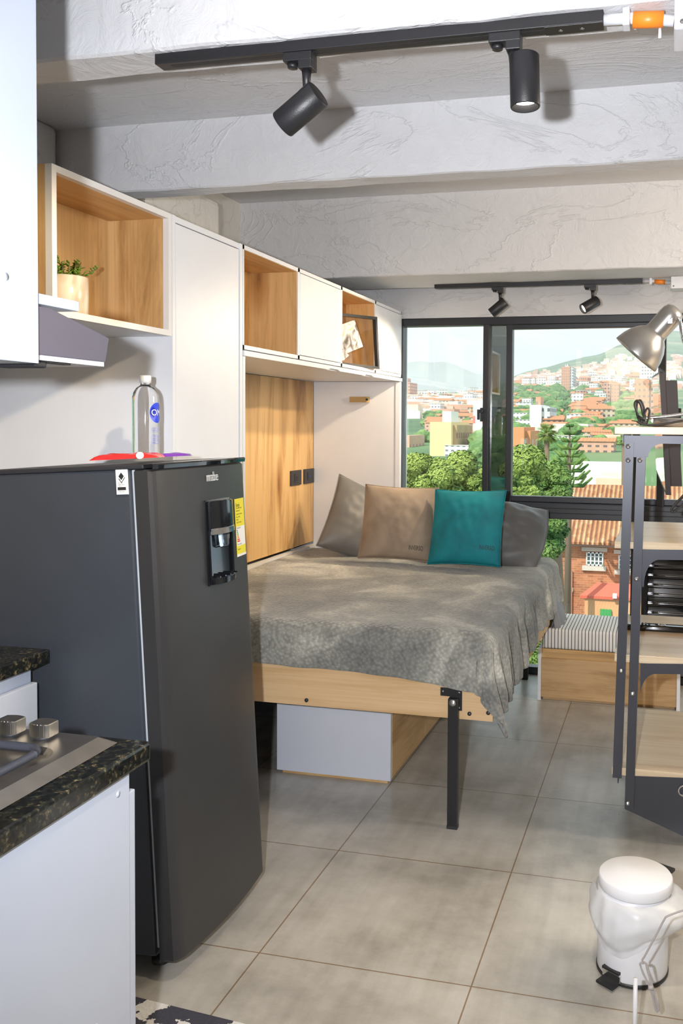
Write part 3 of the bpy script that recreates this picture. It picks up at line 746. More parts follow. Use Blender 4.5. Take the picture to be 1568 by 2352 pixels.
# things on the refrigerator (its top is near z 1.36 + lean)
ztop = 1.352
def ftop(x): return fz+.0030+(x+1.80)*math.tan(TILT)
bx, by = -1.508, 2.32
zt_ = ftop(bx)+.0035
t = thing('water_bottle', (bx, by, zt_), 'clear plastic water bottle with frosted cap standing on top of the refrigerator', 'bottle')
prof = [(.0, .0), (.034, 0), (.038, .006), (.0385, .012), (.038, .06), (.0385, .155), (.038, .175), (.034, .190), (.026, .203), (.016, .210), (.0135, .214), (.0135, .226)]
MB().lathe(prof, c=(bx, by, zt_), seg=48, cap=False).build('bottle', M['bottle'], t)
MB().lathe([(0, .218), (.0165, .218), (.0165, .238), (.015, .240), (0, .240)], c=(bx, by, zt_), seg=32, cap=False).build('cap', M['cap'], t)
def cyl(u, v, r=.0392, a0=-.05): 
    a = a0+u/r; return Vector((bx+r*math.cos(a), by+r*math.sin(a), zt_+v))
mb = MB(); n_ = 30; vs = [cyl(0, .130)]
for k in range(n_): a = 2*PI*k/n_; vs.append(cyl(.026*math.cos(a), .130+.030*math.sin(a)))
mb.add(vs, [(0, 1+k, 1+(k+1) % n_) for k in range(n_)]); lb = mb.build('round_label', M['blue'], t)
mb = MB(); add_text(mb, 'OM', .026, lambda u, v: cyl(u-.022, .122+v, .0396)); mb.build('label_lettering', M['paper'], lb)
mb = MB()
for k in range(7):
    z = .038+k*.0042; mb.add([cyl(-.022, z, .0393), cyl(.0, z, .0393), cyl(.022, z, .0393), cyl(-.022, z+.0022, .0393), cyl(0, z+.0022, .0393), cyl(.022, z+.0022, .0393)], [(0, 1, 4, 3), (1, 2, 5, 4)])
for k in range(5):
    z = .073+k*.0032; mb.add([cyl(-.022, z, .0393), cyl(.0, z, .0393), cyl(.018, z, .0393), cyl(-.022, z+.0014, .0393), cyl(0, z+.0014, .0393), cyl(.018, z+.0014, .0393)], [(0, 1, 4, 3), (1, 2, 5, 4)])
mb.build('printed_lines', M['blue_pale'], t)
def packet(cx, cy, wx, wy, hz, mat, label, rz, extra=None):
    z0 = ftop(cx)+.0005
    t = thing('snack_packet', (cx, cy, z0), label, 'snack packet', None)
    n1, n2 = 18, 12; vs = []; rn = random.Random(int(cx*-1000))
    for sgn in (1, -1):
        for i in range(n1+1):
            for j in range(n2+1):
                u = -1+2*i/n1; v = -1+2*j/n2
                h_ = hz*(max(0, (1-u**4)*(1-v**4)))**.5*(.8+.4*noise.noise((u*2, v*2, cx*9)))
                jag = .004*(1 if i % 2 else -1) if abs(u) > .99 else 0
                x = cx+wx/2*u+jag*0; y = cy+wy/2*v
                vs.append((x, y, ftop(x)+.0005+(h_ if sgn > 0 else 0)+.001))
    W_ = n2+1; B_ = (n1+1)*W_; fs = []
    for i in range(n1):
        for j in range(n2):
            a = i*W_+j; fs.append((a, a+W_, a+W_+1, a+1)); b_ = B_+a; fs.append((b_, b_+1, b_+W_+1, b_+W_))
    for i in range(n1):
        a = i*W_; fs.append((a, B_+a, B_+a+W_, a+W_)); a = i*W_+n2; fs.append((a, a+W_, B_+a+W_, B_+a))
    for j in range(n2):
        a = j; fs.append((a, a+1, B_+a+1, B_+a)); a = n1*W_+j; fs.append((a, B_+a, B_+a+1, a+1))
    cc = Vector((cx, cy, 0)); R_ = Matrix.Rotation(rz, 3, 'Z')
    vs2 = []
    for v in vs:
        q_ = R_ @ (Vector(v)-cc)+cc; q_.z = v[2]+(q_.x-v[0])*math.tan(TILT); vs2.append(q_)
    MB().add(vs2, fs, True).build('wrapper', M[mat], t)
    if extra:
        mb = MB(); mb.lathe([(0, 0), (.010, 0), (.010, .0012), (0, .0015)], mat=axis_mat((.45, -.85, .35), (cx+.055, cy-wy*.42, z0+hz*.65)), seg=16); mb.build('printed_spot', M['paper'], t)
    return t
packet(-1.425, 2.11, .185, .07, .018, 'red', 'red snack packet lying in front of the bottle on the refrigerator', .25, True)
packet(-1.36, 2.20, .13, .06, .012, 'purple', 'purple snack packet behind the red one on the refrigerator', .5)
packet(-1.44, 2.19, .12, .05, .013, 'teal_wrap', 'green snack packet peeking behind the red packet on the refrigerator', .1)

# ------------------------------------------------------------------ kitchen
XK = -.93
t = thing('countertop', (-1.4, 1.1, .835), 'near dark speckled granite countertop carrying the gas cooktop', 'countertop')
gz0, gz1, gy1 = .833, .870, 1.445
mb = MB()
hx0, hx1, hy0, hy1 = -1.56, -1.05, .93, 1.36   # cut-out of hob is closed by the hob itself
mb.box(XL+.004, XK, .70, gy1, gz0, gz1, .006); mb.build('granite_slab', M['granite'], t)
t = thing('base_cabinet', (-1.4, 1.1, 0), 'white base cabinet with plain end panel under the cooktop countertop', 'cabinet')
mb = MB(); mb.box(XL+.004, XK-.015, .74, 1.398, .0, gz0); mb.build('end_panel', M['white_gloss_dimmed'], t)
mb = MB(); mb.box(XL+.004, XK-.017, 1.400, 1.419, .05, .788, .002); mb.build('door', M['white_gloss_dimmed'], t)
MB().lathe([(0, 0), (.006, 0), (.006, .0005), (0, .0006)], mat=axis_mat((1, 0, 0), (XK-.015, 1.365, .80)), seg=20).build('screw_cap', M['white_gloss_dimmed'], t)
MB().lathe([(0, 0), (.006, 0), (.006, .0005), (0, .0006)], mat=axis_mat((1, 0, 0), (XK-.015, 1.30, .42)), seg=20).build('screw_cap', M['white_gloss_dimmed'], t)
# cooktop
t = thing('gas_cooktop', (-1.3, 1.15, gz1), 'stainless steel gas cooktop with black pan supports set in the near countertop', 'cooktop')
bx0, bx1, by0, by1 = -1.60, -.982, .88, 1.420
zt2 = gz1+.014
def rr(x0, x1, y0, y1, r, n=6):
    pts = []
    for cx, cy, a0 in ((x1-r, y1-r, 0), (x0+r, y1-r, 90), (x0+r, y0+r, 180), (x1-r, y0+r, 270)):
        for k in range(n+1): a = math.radians(a0+90*k/n); pts.append((cx+r*math.cos(a), cy+r*math.sin(a)))
    return pts
o1 = rr(bx0, bx1, by0, by1, .006); o2 = rr(bx0+.028, bx1-.030, by0+.028, by1-.014, .008)
i1 = rr(bx0+.05, bx1-.050, by0+.05, by1-.084, .045); i2 = rr(bx0+.058, bx1-.058, by0+.058, by1-.092, .040)
mb = MB(); vs = [(x, y, gz1+.001) for x, y in o1]+[(x, y, zt2) for x, y in o2]+[(x, y, zt2) for x, y in i1]+[(x, y, zt2-.0115) for x, y in i2]
m_ = len(o1); fs = []
for i in range(3):
    for k in range(m_): fs.append((i*m_+k, i*m_+(k+1) % m_, (i+1)*m_+(k+1) % m_, (i+1)*m_+k))
fs.append(tuple(3*m_+k for k in range(m_)))
mb.add(vs, fs); hob = mb.build('steel_top', M['steel'], t)
def knob(cx, cy):
    kb = MB().lathe([(0, 0), (.017, 0), (.016, .005), (0, .005)], c=(cx, cy, zt2), seg=24).build('knob_base', M['dark_plastic'], t)
    mb = MB(); pr = []
    for k in range(7): s_ = -1+2*k/6; pr.append((cx+s_*.021, cy-.014-.005*(1-s_*s_)))
    for k in range(7): s_ = 1-2*k/6; pr.append((cx+s_*.021, cy+.014+.005*(1-s_*s_)))
    mb.prism(pr, 'z', zt2+.005, zt2+.030, .0015); mb.build('control_knob', M['steel'], t)
knob(-1.106, 1.376); knob(-1.176, 1.376); knob(-1.30, 1.376); knob(-1.38, 1.376)
def grate(x0, x1, y0, y1):
    zt = zt2+.006; cx, cy = (x0+x1)/2, (y0+y1)/2; mb = MB()
    lp = rr(x0, x1, y0, y1, .032, 5); lp = lp+lp[:2]
    mb.tube([(x, y, zt) for x, y in lp], .0075, 8)
    for dx, dy in ((1, 0), (-1, 0), (0, 1), (0, -1)):
        ex = (x1-x0)/2; ey = (y1-y0)/2; L_ = ex if dx else ey
        mb.tube([(cx+dx*L_*k, cy+dy*L_*k, zt+h_) for k, h_ in ((.22, .012), (.30, .017), (.45, .019), (.70, .018), (.86, .012), (.95, .004), (1.0, -.002))], .0068, 8)
    mb.build('pan_support', M['iron'], t)
    MB().lathe([(0, 0), (.045, 0), (.045, .012), (.034, .016), (.034, .022), (.0, .024)], c=(cx, cy, zt2-.0113), seg=30).build('burner', M['iron'], t)
grate(-1.29, -1.055, 1.06, 1.315); grate(-1.54, -1.315, 1.06, 1.315)
# far counter
t = thing('countertop', (-1.9, 1.7, .835), 'far granite countertop against the refrigerator side', 'countertop')
mb = MB(); mb.box(XL+.004, -1.563, 1.50, 1.967, gz0+.0, gz1, .005); mb.build('granite_slab', M['granite'], t)
t = thing('drawer_cabinet', (-1.9, 1.7, 0), 'white drawer cabinet under the far granite countertop beside the refrigerator', 'cabinet')
mb = MB(); mb.box(XL+.004, -1.602, 1.50, 1.945, 0, gz0); mb.build('carcass', M['white_gloss_dimmed'], t)
mb = MB(); mb.box(-1.600, -1.582, 1.48, 1.945, .44, .787, .002); mb.build('drawer', M['white_gloss_dimmed'], t)
mb = MB(); mb.box(-1.600, -1.582, 1.48, 1.945, .06, .43, .002); mb.build('drawer', M['white_gloss_dimmed'], t)
# upper cabinet + hood
t = thing('upper_cabinet', (-1.4, 1.0, 1.552), 'white wall cabinet end filling the upper left corner beside the hood', 'cabinet')
mb = MB(); mb.box(XL+.004, XK, .62, 1.152, 1.552, 2.44, .001); mb.build('carcass', M['upper_white_dimmed'], t)
MB().lathe([(0, 0), (.006, 0), (.006, .0005), (0, .0006)], mat=axis_mat((1, 0, 0), (XK, 1.085, 1.672)), seg=20).build('screw_cap', M['upper_white_dimmed'], t)
mb = MB(); mb.box(XL+.004, XK-.004, 1.158, 1.252, 1.643, 1.659, .001); mb.build('bottom_shelf', M['upper_white_dimmed'], t)
t = thing('range_hood', (-1.4, 1.22, 1.556), 'dark grey slanted range hood beside the white wall cabinet above the cooktop', 'range hood')
mb = MB(); mb.prism([(1.156, 1.640), (1.19, 1.640), (1.336, 1.608), (1.326, 1.566), (1.156, 1.566)], 'x', -1.53, XK-.008, .0012); mb.build('hood_body', M['hood'], t)
mb = MB(); mb.box(-1.53, XK-.010, 1.156, 1.324, 1.5585, 1.566); mb.build('underside_tray', M['pvc'], t)
mb = MB(); mb.box(XK-.09, XK-.02, 1.17, 1.195, 1.5475, 1.559, .003); mb.box(XK-.03, XK-.015, 1.195, 1.245, 1.5555, 1.5585, .001); mb.build('switch_block', M['black'], t)

# ------------------------------------------------------------------ bed
t = thing('bed', (-1.3, 4.0, 0), 'oak platform bed folded down from the wall on black metal legs', 'bed')
bX0, bX1, bY0, bY1 = -2.08, -.598, 3.068, 4.99
box('foot_board', M['oak_bed'], t, bX0, bX1, bY0, bY0+.018, .395, .56, .001)
box('side_board', M['oak_y'], t, bX1-.018, bX1, bY0+.018, bY1, .40, .56, .001)
box('side_board', M['oak_y'], t, bX0, bX0+.018, bY0+.018, bY1, .40, .56, .001)
box('head_board', M['oak_x'], t, bX0, bX1, bY1-.0, bY1+.018, .40, .56, .001)
mb = MB()
for k in range(12): mb.box(bX0+.018, bX1-.018, 3.12+k*.155, 3.20+k*.155, .41, .43)
mb.build('slats', M['pale_wood'], t)
def hexbolt(x, y, z, r, d=(0, -1, 0), m='black', p=None, name='bolt'):
    return MB().lathe([(0, 0), (r, 0), (r, .004), (r*.7, .006), (0, .006)], mat=axis_mat(d, (x, y, z)), seg=18).build(name, M[m], p)
for px_, py_ in ((704, 1608), (1078, 1639), (1121, 1637)):
    b_ = at(px_, py_, Y=bY0); hexbolt(b_.x, bY0, b_.z, .0075, p=t)
lt = at(1036, 1598, Y=bY0); L0 = at(1028, 1800, Y=bY0-.02).x; L1 = at(1051, 1800, Y=bY0-.02).x
mb = MB(); mb.box(L0, L1, bY0-.030, bY0-.006, .006, .475, .002); lg = mb.build('leg', M['black'], t)
box('leg_foot', M['dark_plastic'], lg, L0-.001, L1+.001, bY0-.031, bY0-.005, 0, .012)
a0 = at(1012, 1578, Y=bY0); a1 = at(1061, 1632, Y=bY0)
mb = MB(); mb.prism([(a0.x, a0.z), (a1.x, a0.z), (a1.x, a1.z), (L1-.003, a1.z), (L0, a0.z-.03), (a0.x, a0.z-.03)], 'y', bY0-.006, bY0-.001, .0008)
br = mb.build('leg_bracket', M['black'], lg)
for dx, dz in ((.010, -.012), (a1.x-a0.x-.010, -.012), (a1.x-a0.x-.010, a1.z-a0.z+.012)):
    MB().lathe([(0, 0), (.0045, 0), (.003, .002), (0, .0022)], mat=axis_mat((0, -1, 0), (a0.x+dx, bY0-.006, a0.z+dz)), seg=14).build('bracket_screw', M['chrome'], br)
hexbolt((L0+L1)/2, bY0-.030, .462, .013, p=lg, m='screw', name='pivot_bolt')
mb = MB(); mb.box(-.80, -.762, 4.945, 4.975, 0, .42, .002); mb.build('leg', M['black'], t)
mb = MB(); mb.box(-2.02, -1.98, 3.10, 3.13, 0, .42, .002); mb.build('leg', M['black'], t)
# mattress
def rounded_box(mb, x0, x1, y0, y1, z0, z1, r, seg=4):
    bm = bmesh.new(); bmesh.ops.create_cube(bm, size=1)
    for v in bm.verts: v.co = Vector(((x0+x1)/2+v.co.x*(x1-x0), (y0+y1)/2+v.co.y*(y1-y0), (z0+z1)/2+v.co.z*(z1-z0)))
    bmesh.ops.bevel(bm, geom=bm.edges[:], offset=r, segments=seg, affect='EDGES', profile=.5)
    mb.frombm(bm, True)
mb = MB(); rounded_box(mb, -2.07, -.625, 3.115, 4.985, .432, .685, .045)
tag(mb.build('mattress', M['sheet']), 'grey sheeted mattress hidden beneath the waffle blanket on the oak frame', 'mattress')
# blanket
def blanket():
    xl, xe, ye, yb = -2.075, -.655, 3.115, 4.93
    top = .703; r = .055
    def fold(s_, L_):      # distance past the edge -> (outward, down)
        arc = r*PI/2
        if s_ <= 0: return s_, 0
        if s_ < arc: a = s_/r; return r*math.sin(a), r*(1-math.cos(a))
        return r, r+(s_-arc)
    nx, ny = 210, 250
    vs = []; fs = []
    for i in range(nx+1):
        u = i/nx
        for j in range(ny+1):
            v = j/ny
            yy0 = ye+(yb-ye)*min(1, max(0, (v*1.12-.12)/1.0))     # position along bed for hang lengths
            frac = min(1, max(0, (yy0-ye)/(yb-ye)))
            Lr = .30-.06*frac+.015*math.sin(frac*9)
            xtot = (xe-xl)+Lr; su = u*xtot-(xe-xl)               # >0 beyond right edge
            xf = min(1, max(0, (su+(xe-xl))/(xe-xl)))
            Lf = .185+.004*math.sin(xf*14)+.045*max(0, xf-.60)**1.2/.4**1.2
            ytot = (yb-ye)+Lf; sv = (1-v)*ytot-(yb-ye)
            a, b_ = su, sv
            oa, da = fold(a, Lr); ob, db = fold(b_, Lf)
            if a > 0 and b_ > 0:
                d_ = math.hypot(a, b_); th = math.atan2(b_, a)
                od, dd = fold(d_, 0)
                flare = .22*max(0, d_-.05)*math.sin(2*th)**2
                x = xe+(od+flare)*math.cos(th); y = ye-(od+flare)*math.sin(th); z = top-dd
            else:
                x = xe+(oa if a > 0 else a); y = ye-(ob if b_ > 0 else b_); z = top-(da if a > 0 else 0)-(db if b_ > 0 else 0)
            # wrinkles
            if a > .04:
                k = min(1, (a-.04)/.10); x += k*(.012*math.sin(y*26+1.5*math.sin(y*7))+.006*math.sin(y*61)); 
                x += .02*k*min(1, max(0, (a-.1)/.15))
            if b_ > .04:
                k = min(1, (b_-.04)/.10); y -= k*(.004*math.sin(x*17)+.003*math.sin(x*41)+.004)
            if a > .02 and b_ > .02:
                k = min(1, math.hypot(a, b_)/.25); th = math.atan2(b_, a)
                w_ = .020*k*math.sin(th*10)
                x += w_*math.cos(th); y -= w_*math.sin(th)
            if a < 0 and b_ < 0:
                e = min(1, min(-a, -b_)/.08)
                z += e*(.006*noise.noise((x*3.1, y*3.1, 0))+.003*noise.noise((x*9, y*9, 3)))
            vs.append((x, y, max(z, .02)))
    for i in range(nx):
        for j in range(ny): a = i*(ny+1)+j; fs.append((a, a+1, a+ny+2, a+ny+1))
    o = MB().add(vs, fs, True).build('blanket', M['blanket'], loc=(-1.3, 4.0, .70))
    sm = o.modifiers.new('s', 'SOLIDIFY'); sm.thickness = .010; sm.offset = -1
    return tag(o, 'fluffy grey waffle-textured blanket draped over the bed with one corner hanging low', 'blanket')
blanket()
# sheet corner sticking out on the far right side
mb = MB(); vs = []; fs = []
for i in range(13):
    for j in range(11):
        u = i/12; v = j/10
        y = 4.62+.30*u; dpt_ = v*(.33-.08*abs(u-.5))
        x = -.615+.05*v+.05*v*math.sin(u*PI)+.012*math.sin(u*18)*v
        vs.append((x, y, .655-dpt_+.02*math.sin(u*9)*v))
for i in range(12):
    for j in range(10): a = i*11+j; fs.append((a, a+1, a+12, a+11))
o = mb.add(vs, fs, True).build('bed_sheet', M['sheet']); o.modifiers.new('s', 'SOLIDIFY').thickness = .004
tag(o, 'grey satin sheet end hanging from the far right side of the bed', 'bed sheet')

# pillows and cushions
def pil_fn(w_, h_, t_, pinch, seed, wr):
    def f(u, v, side):
        x = w_/2*u*(1-pinch*(1-v*v)); y = h_/2*v*(1-pinch*(1-u*u))
        k = max(0, (1-abs(u)**2.6)*(1-abs(v)**2.6))**.55
        z = t_/2*k
        e = (abs(u)**6+abs(v)**6)
        z += wr*noise.noise((u*2.3, v*2.3, seed))*k+wr*.6*noise.noise((u*6+seed, v*5, 2.2))*k
        z += wr*.9*math.sin((u*v)*9+seed)*min(1, e)*k
        return Vector((x, y, side*z))
    return f
def pillow(name, w_, h_, t_, mat, label, cat, base, rot, pinch=.06, seed=1.0, wr=.008, text=None, group=None, piping=False):
    f = pil_fn(w_, h_, t_, pinch, seed, wr)
    n_ = 44; vs = []; fs = []
    for sd in (1, -1):
        for i in range(n_+1):
            for j in range(n_+1): vs.append(f(-1+2*i/n_, -1+2*j/n_, sd))
    W_ = n_+1; B_ = W_*W_
    for i in range(n_):
        for j in range(n_):
            a = i*W_+j; fs.append((a, a+W_, a+W_+1, a+1)); b_ = B_+a; fs.append((b_, b_+1, b_+W_+1, b_+W_))
    t = thing(name, (0, 0, 0), label, cat, group)
    bmm = MB().add(vs, fs, True)
    o = bmm.build('cover', mat, t)
    bm = bmesh.new(); bm.from_mesh(o.data); bmesh.ops.remove_doubles(bm, verts=bm.verts[:], dist=.0004); bm.to_mesh(o.data); bm.free()
    for p_ in o.data.polygons: p_.use_smooth = True
    pts = []
    for k in range(4*24):
        s_ = k//24; q_ = -1+2*(k % 24)/24
        u, v = ((q_, -1), (1, q_), (-q_, 1), (-1, -q_))[s_]; pts.append(f(u, v, 1))
    pts.append(pts[0]); MB().tube(pts, .0032, 6).build('seam_edge', mat, t)
    if text:
        mb = MB(); tx, ty, sz = text
        def m1(u, v):
            X_, Y_ = tx+u, ty+v
            uu = X_/(w_/2); vv = Y_/(h_/2)
            for _ in range(3): uu = X_/(w_/2)/(1-pinch*(1-vv*vv)); vv = Y_/(h_/2)/(1-pinch*(1-uu*uu))
            return f(uu, vv, 1)+Vector((0, 0, .0015))
        add_text(mb, 'INVERSO', sz, lambda u, v: m1(u*.62, v*1.1)); mb.build('printed_lettering', M['ink'], t)
    t.rotation_euler = rot; t.location = base
    return t
R = math.radians
# local z = face, local y = up
pillow('sleeping_pillow', .46, .46, .17, M['pillow'], 'left grey satin pillow leaning in the corner behind the taupe cushion', 'pillow', at(836, 1204, Y=4.78), (R(66), R(24), R(34)), seed=2, wr=.008, group='grey sleeping pillows')
pillow('sleeping_pillow', .64, .40, .23, M['pillow'], 'right grey satin pillow behind the teal cushion by the window', 'pillow', at(1112, 1224, Y=4.72), (R(46), R(4), R(-2)), seed=5, wr=.026, pinch=-.07, group='grey sleeping pillows')
pillow('cushion', .40, .40, .14, M['velvet_brown'], 'taupe brown velvet cushion with small black lettering', 'cushion', at(915, 1201, Y=4.46), (R(74), R(2), R(6)), pinch=.05, seed=3, wr=.006, text=(.075, -.145, .030), group='velvet cushions on the bed')
pillow('cushion', .385, .40, .14, M['velvet_teal'], 'teal velvet cushion with small black lettering', 'cushion', at(1072, 1211, Y=4.40), (R(70), R(-1), R(-4)), pinch=.05, seed=8, wr=.006, text=(.09, -.125, .030), group='velvet cushions on the bed')

# drawer unit under the bed
t = thing('underbed_drawer_unit', (-1.3, 3.9, 0), 'white and oak drawer unit standing under the bed', 'drawer unit')
box('end_panel', M['white_gloss_lit'], t, -1.573, -1.075, 3.36, 3.378, .012, .384, .001)
box('end_panel', M['white_gloss_dimmed'], t, -1.573, -1.075, 4.90, 4.918, .012, .384, .001)
box('back_panel', M['white'], t, -1.573, -1.555, 3.378, 4.90, .012, .384)
box('top_panel', M['oak_y'], t, -1.555, -1.10, 3.378, 4.90, .366, .384)
box('plinth', M['oak_x'], t, -1.55, -1.09, 3.368, 4.90, 0, .014)
for a, b_ in ((3.38, 3.88), (3.885, 4.385), (4.39, 4.895)):
    box('drawer', M['oak_y'], t, -1.092, -1.074, a, b_, .016, .315, .001)
# window bench
t = thing('storage_bench', (-.3, 4.83, 0), 'low oak storage bench with white ends under the window', 'bench')
bz = .275
box('end_panel', M['white'], t, -.655, -.638, 4.60, 5.02, .0, bz-.0, .001)
box('end_panel', M['white'], t, .062, .080, 4.60, 5.02, .0, bz, .001)
box('top_board', M['oak_x'], t, -.638, .062, 4.612, 5.02, bz-.018, bz, .001)
box('recess_rail', M['oak_x'], t, -.638, .062, 4.63, 4.645, bz-.06, bz-.018)
box('back_panel', M['oak_x'], t, -.638, .062, 5.0, 5.02, .03, bz-.018)
box('plinth', M['oak_front'], t, -.63, .055, 4.625, 4.64, 0, .03)
box('drawer_front', M['oak_front'], t, -.637, -.212, 4.602, 4.620, .018, .226, .001)
box('drawer_front', M['oak_front'], t, -.206, .061, 4.602, 4.620, .018, .226, .001)
mb = MB(); rounded_box(mb, -.636, -.218, 4.605, 5.02, .277, .383, .014)
tag(mb.build('seat_cushion', M['stripes']), 'navy and white striped seat pad on the window bench', 'cushion')
# ------------------------------------------------------------------ shelf rack on the right
YF = 3.12
t = thing('shelf_rack', (.15, 3.4, 0), 'dark metal rack with pale wood shelves at the right edge of the room', 'shelf')
SX0, SX1, SYB = -.176, .62, 3.80
tops = []
for (yt, yb_) in ((980, 997), (1243, 1259), (1502, 1519), (1762, 1779)):
    za = at(1411, yt, Y=YF).z; zb_ = at(1411, yb_, Y=YF).z; tops.append((za, zb_))
    xl_ = at(1411 if yt < 1700 else 1405, yt, Y=YF).x
    mb = MB(); mb.box(xl_, SX1, YF, SYB, zb_, za, .001); mb.build('shelf_board', M['pale_wood'], t)
def quadpost(name, a, b_, w_, y0, y1, c1, c0, profile=True):
    """slightly leaning angle-iron post from top pixel a to foot pixel b_"""
    A = at(a[0], a[1], Y=y0); B = at(b_[0], b_[1], Y=y0)
    mb = MB()
    vs = []
    for P_ in (B, A):
        for (dx, yy) in ((0, y0), (w_, y0), (w_, y1), (w_-.006, y1), (w_-.006, y0+.004), (0, y0+.004)): vs.append((P_.x+dx, yy, P_.z))
    n_ = 6; fs = [tuple(range(n_))[::-1], tuple(n_+k for k in range(n_))]+[(k, (k+1) % n_, n_+(k+1) % n_, n_+k) for k in range(n_)]
    mb.add(vs, fs); return mb.build(name, M['gunmetal'], t)
pa = quadpost('front_post', (1434, 1016), (1406, 1786), .0315, YF-.012, YF+.03, 0, 0)
pb = quadpost('front_post', (1461, 1049), (1434, 1856), .031, YF-.020, YF+.03, 0, 0)
for (x, y, yy) in ((1442, 1025, YF-.012), (1442, 1057, YF-.012), (1426, 1540, YF-.012)): 
    b_ = at(x, y, Y=yy); hexbolt(b_.x, yy, b_.z, .0085, p=t, m='screw')
for (x, y, yy) in ((1469, 1057, YF-.020), (1461, 1329, YF-.020), (1452, 1593, YF-.020), (1441, 1845, YF-.020)):
    b_ = at(x, y, Y=yy); hexbolt(b_.x, yy, b_.z, .0085, p=t, m='screw')
def plate(pxs, y=YF-.004, name='gusset_plate'):
    pts = [(at(a, b_, Y=y).x, at(a, b_, Y=y).z) for a, b_ in pxs]
    mb = MB(); mb.prism(pts, 'y', y, y+.003); return mb.build(name, M['gunmetal'], t)
def arch(x0, ytop, yrail, ybot, xa, xr=1900):
    sl = .02
    pts = [(x0, ytop), (xr, ytop+sl*(xr-x0)*.6), (xr, yrail+sl*(xr-x0)*.6)]
    n_ = 8
    for k in range(n_+1):
        a = PI/2*k/n_; pts.append((xa+34-34*math.sin(a), yrail+(ybot-yrail)*(1-math.cos(a))))
    pts.append((x0, ybot)); return pts
plate(arch(1433, 1000, 1019, 1050, 1488)); plate(arch(1474, 1262, 1286, 1348, 1478)); plate(arch(1470, 1524, 1548, 1600, 1470))
pl_ = [(1436, 1782), (1900, 1800), (1900, 2075), (1434, 1858)]
plate(pl_, YF-.008, 'end_plate')
# rear posts and rails
for x in (SX0+.03, SX1-.03):
    mb = MB(); mb.box(x, x+.03, SYB-.03, SYB, 0, tops[0][1]); mb.build('rear_post', M['gunmetal'], t)
mb = MB(); mb.box(SX1-.03, SX1, YF-.01, YF+.03, 0, tops[0][1]); mb.build('front_post', M['gunmetal'], t)
for za, zb_ in tops:
    mb = MB(); mb.box(SX0+.02, SX0+.024, YF, SYB, zb_-.03, zb_); mb.build('side_rail', M['gunmetal'], t)
# chrome ring on plate
rg = at(1570, 1816, Y=YF-.012); pts = [(rg.x+.018*math.cos(k*PI/12), YF-.016, rg.z+.018*math.sin(k*PI/12)) for k in range(25)]
MB().tube(pts, .003, 8).build('chrome_ring', M['chrome'], t)
ZTOP = tops[0][0]
# remote control on shelf three
rz_ = tops[2][0]
ra = at(1440, 1447, Z=rz_); 
t = thing('remote_control', (ra.x+.09, ra.y, rz_), 'black television remote lying on the third shelf of the rack', 'remote control')
rx0, rx1, ry0, ry1 = ra.x-.012, ra.x+.24, ra.y-.005, ra.y+.045
mb = MB(); rounded_box(mb, rx0, rx1, ry0, ry1, rz_, rz_+.024, .008); mb.build('remote_body', M['black_gloss'], t)
for k, c_ in enumerate(('green', 'yellow', 'red_ink')):
    mb = MB(); mb.lathe([(0, 0), (.004, 0), (.004, .003), (0, .0035)], c=(rx0+.050+k*.004, ry0+.006+k*.010, rz_+.0235), seg=12); mb.build('button', M[c_], t)
for k in range(9):
    mb = MB(); mb.lathe([(0, 0), (.0045, 0), (.004, .003), (0, .0035)], c=(rx0+.07+(k//3)*.013, ry0+.010+(k % 3)*.0115, rz_+.0235), seg=12); mb.build('button', M['screw'] if k == 4 else M['dark_plastic'], t)
mb = MB(); mb.tube([(rx0+.145+.014*math.cos(k*PI/10), ry0+.022+.014*math.sin(k*PI/10), rz_+.0245) for k in range(21)], .002, 6); mb.build('ring_button', M['chrome'], t)
# desk lamp
YL = 3.36
hd_ = at(1543, 722, Y=YL)
t = thing('desk_lamp', tuple(at(1575, 978, Z=ZTOP)), 'satin grey gooseneck desk lamp standing on top of the rack', 'lamp')
ax = Vector((-.66, .10, -.74)).normalized(); px2m = YL/F*1.02
mt_ = axis_mat(ax, hd_)
k_ = px2m
pr = [(0, -18), (12, -17), (21, -11), (25, -2), (26, 8), (25.5, 48), (27, 54), (36, 62), (46, 76), (53, 94), (56, 108), (57, 116)]
pr = [(r*k_, z*k_) for r, z in pr]+[(55.5*k_, 116*k_), (54*k_, 107*k_), (44*k_, 78*k_), (26*k_, 58*k_)]
MB().lathe(pr, mat=mt_, seg=56, cap=False).build('lamp_shade', M['lamp_grey'], t)
MB().lathe([(0, 58*k_), (20*k_, 62*k_), (26*k_, 80*k_), (20*k_, 98*k_), (0, 104*k_)], mat=mt_, seg=24, cap=False).build('light_bulb', M['cap'], t)
nk = [hd_+ax*20*k_+Vector((.022, -.03, 0)), hd_+ax*20*k_+Vector((.048, -.035, .004)), Vector(at(1568, 778, Y=YL-.02)), Vector(at(1592, 840, Y=YL-.01)), Vector(at(1600, 900, Y=YL)), Vector(at(1590, 945, Y=YL)), Vector((at(1580, 975, Z=ZTOP).x, YL, ZTOP+.03))]
sm = []
for i in range(len(nk)-1):
    for s_ in range(8):
        u = s_/8; p0 = nk[max(i-1, 0)]; p1 = nk[i]; p2_ = nk[i+1]; p3 = nk[min(i+2, len(nk)-1)]
        sm.append(.5*((2*p1)+(p2_-p0)*u+(2*p0-5*p1+4*p2_-p3)*u*u+(3*p1-p0-3*p2_+p3)*u*u*u))
sm.append(nk[-1])
MB().tube(sm, .0065, 12).build('gooseneck', M['chrome'], t)
mb = MB(); mb.box(-.010, .010, -.010, .018, -.012, .012, .002, mat=Matrix.Translation(hd_+ax*22*k_+Vector((.018, -.035, 0)))); mb.build('swivel_joint', M['lamp_grey'], t)
bc = Vector((at(1498, 966, Y=YL).x+.083, YL, ZTOP))
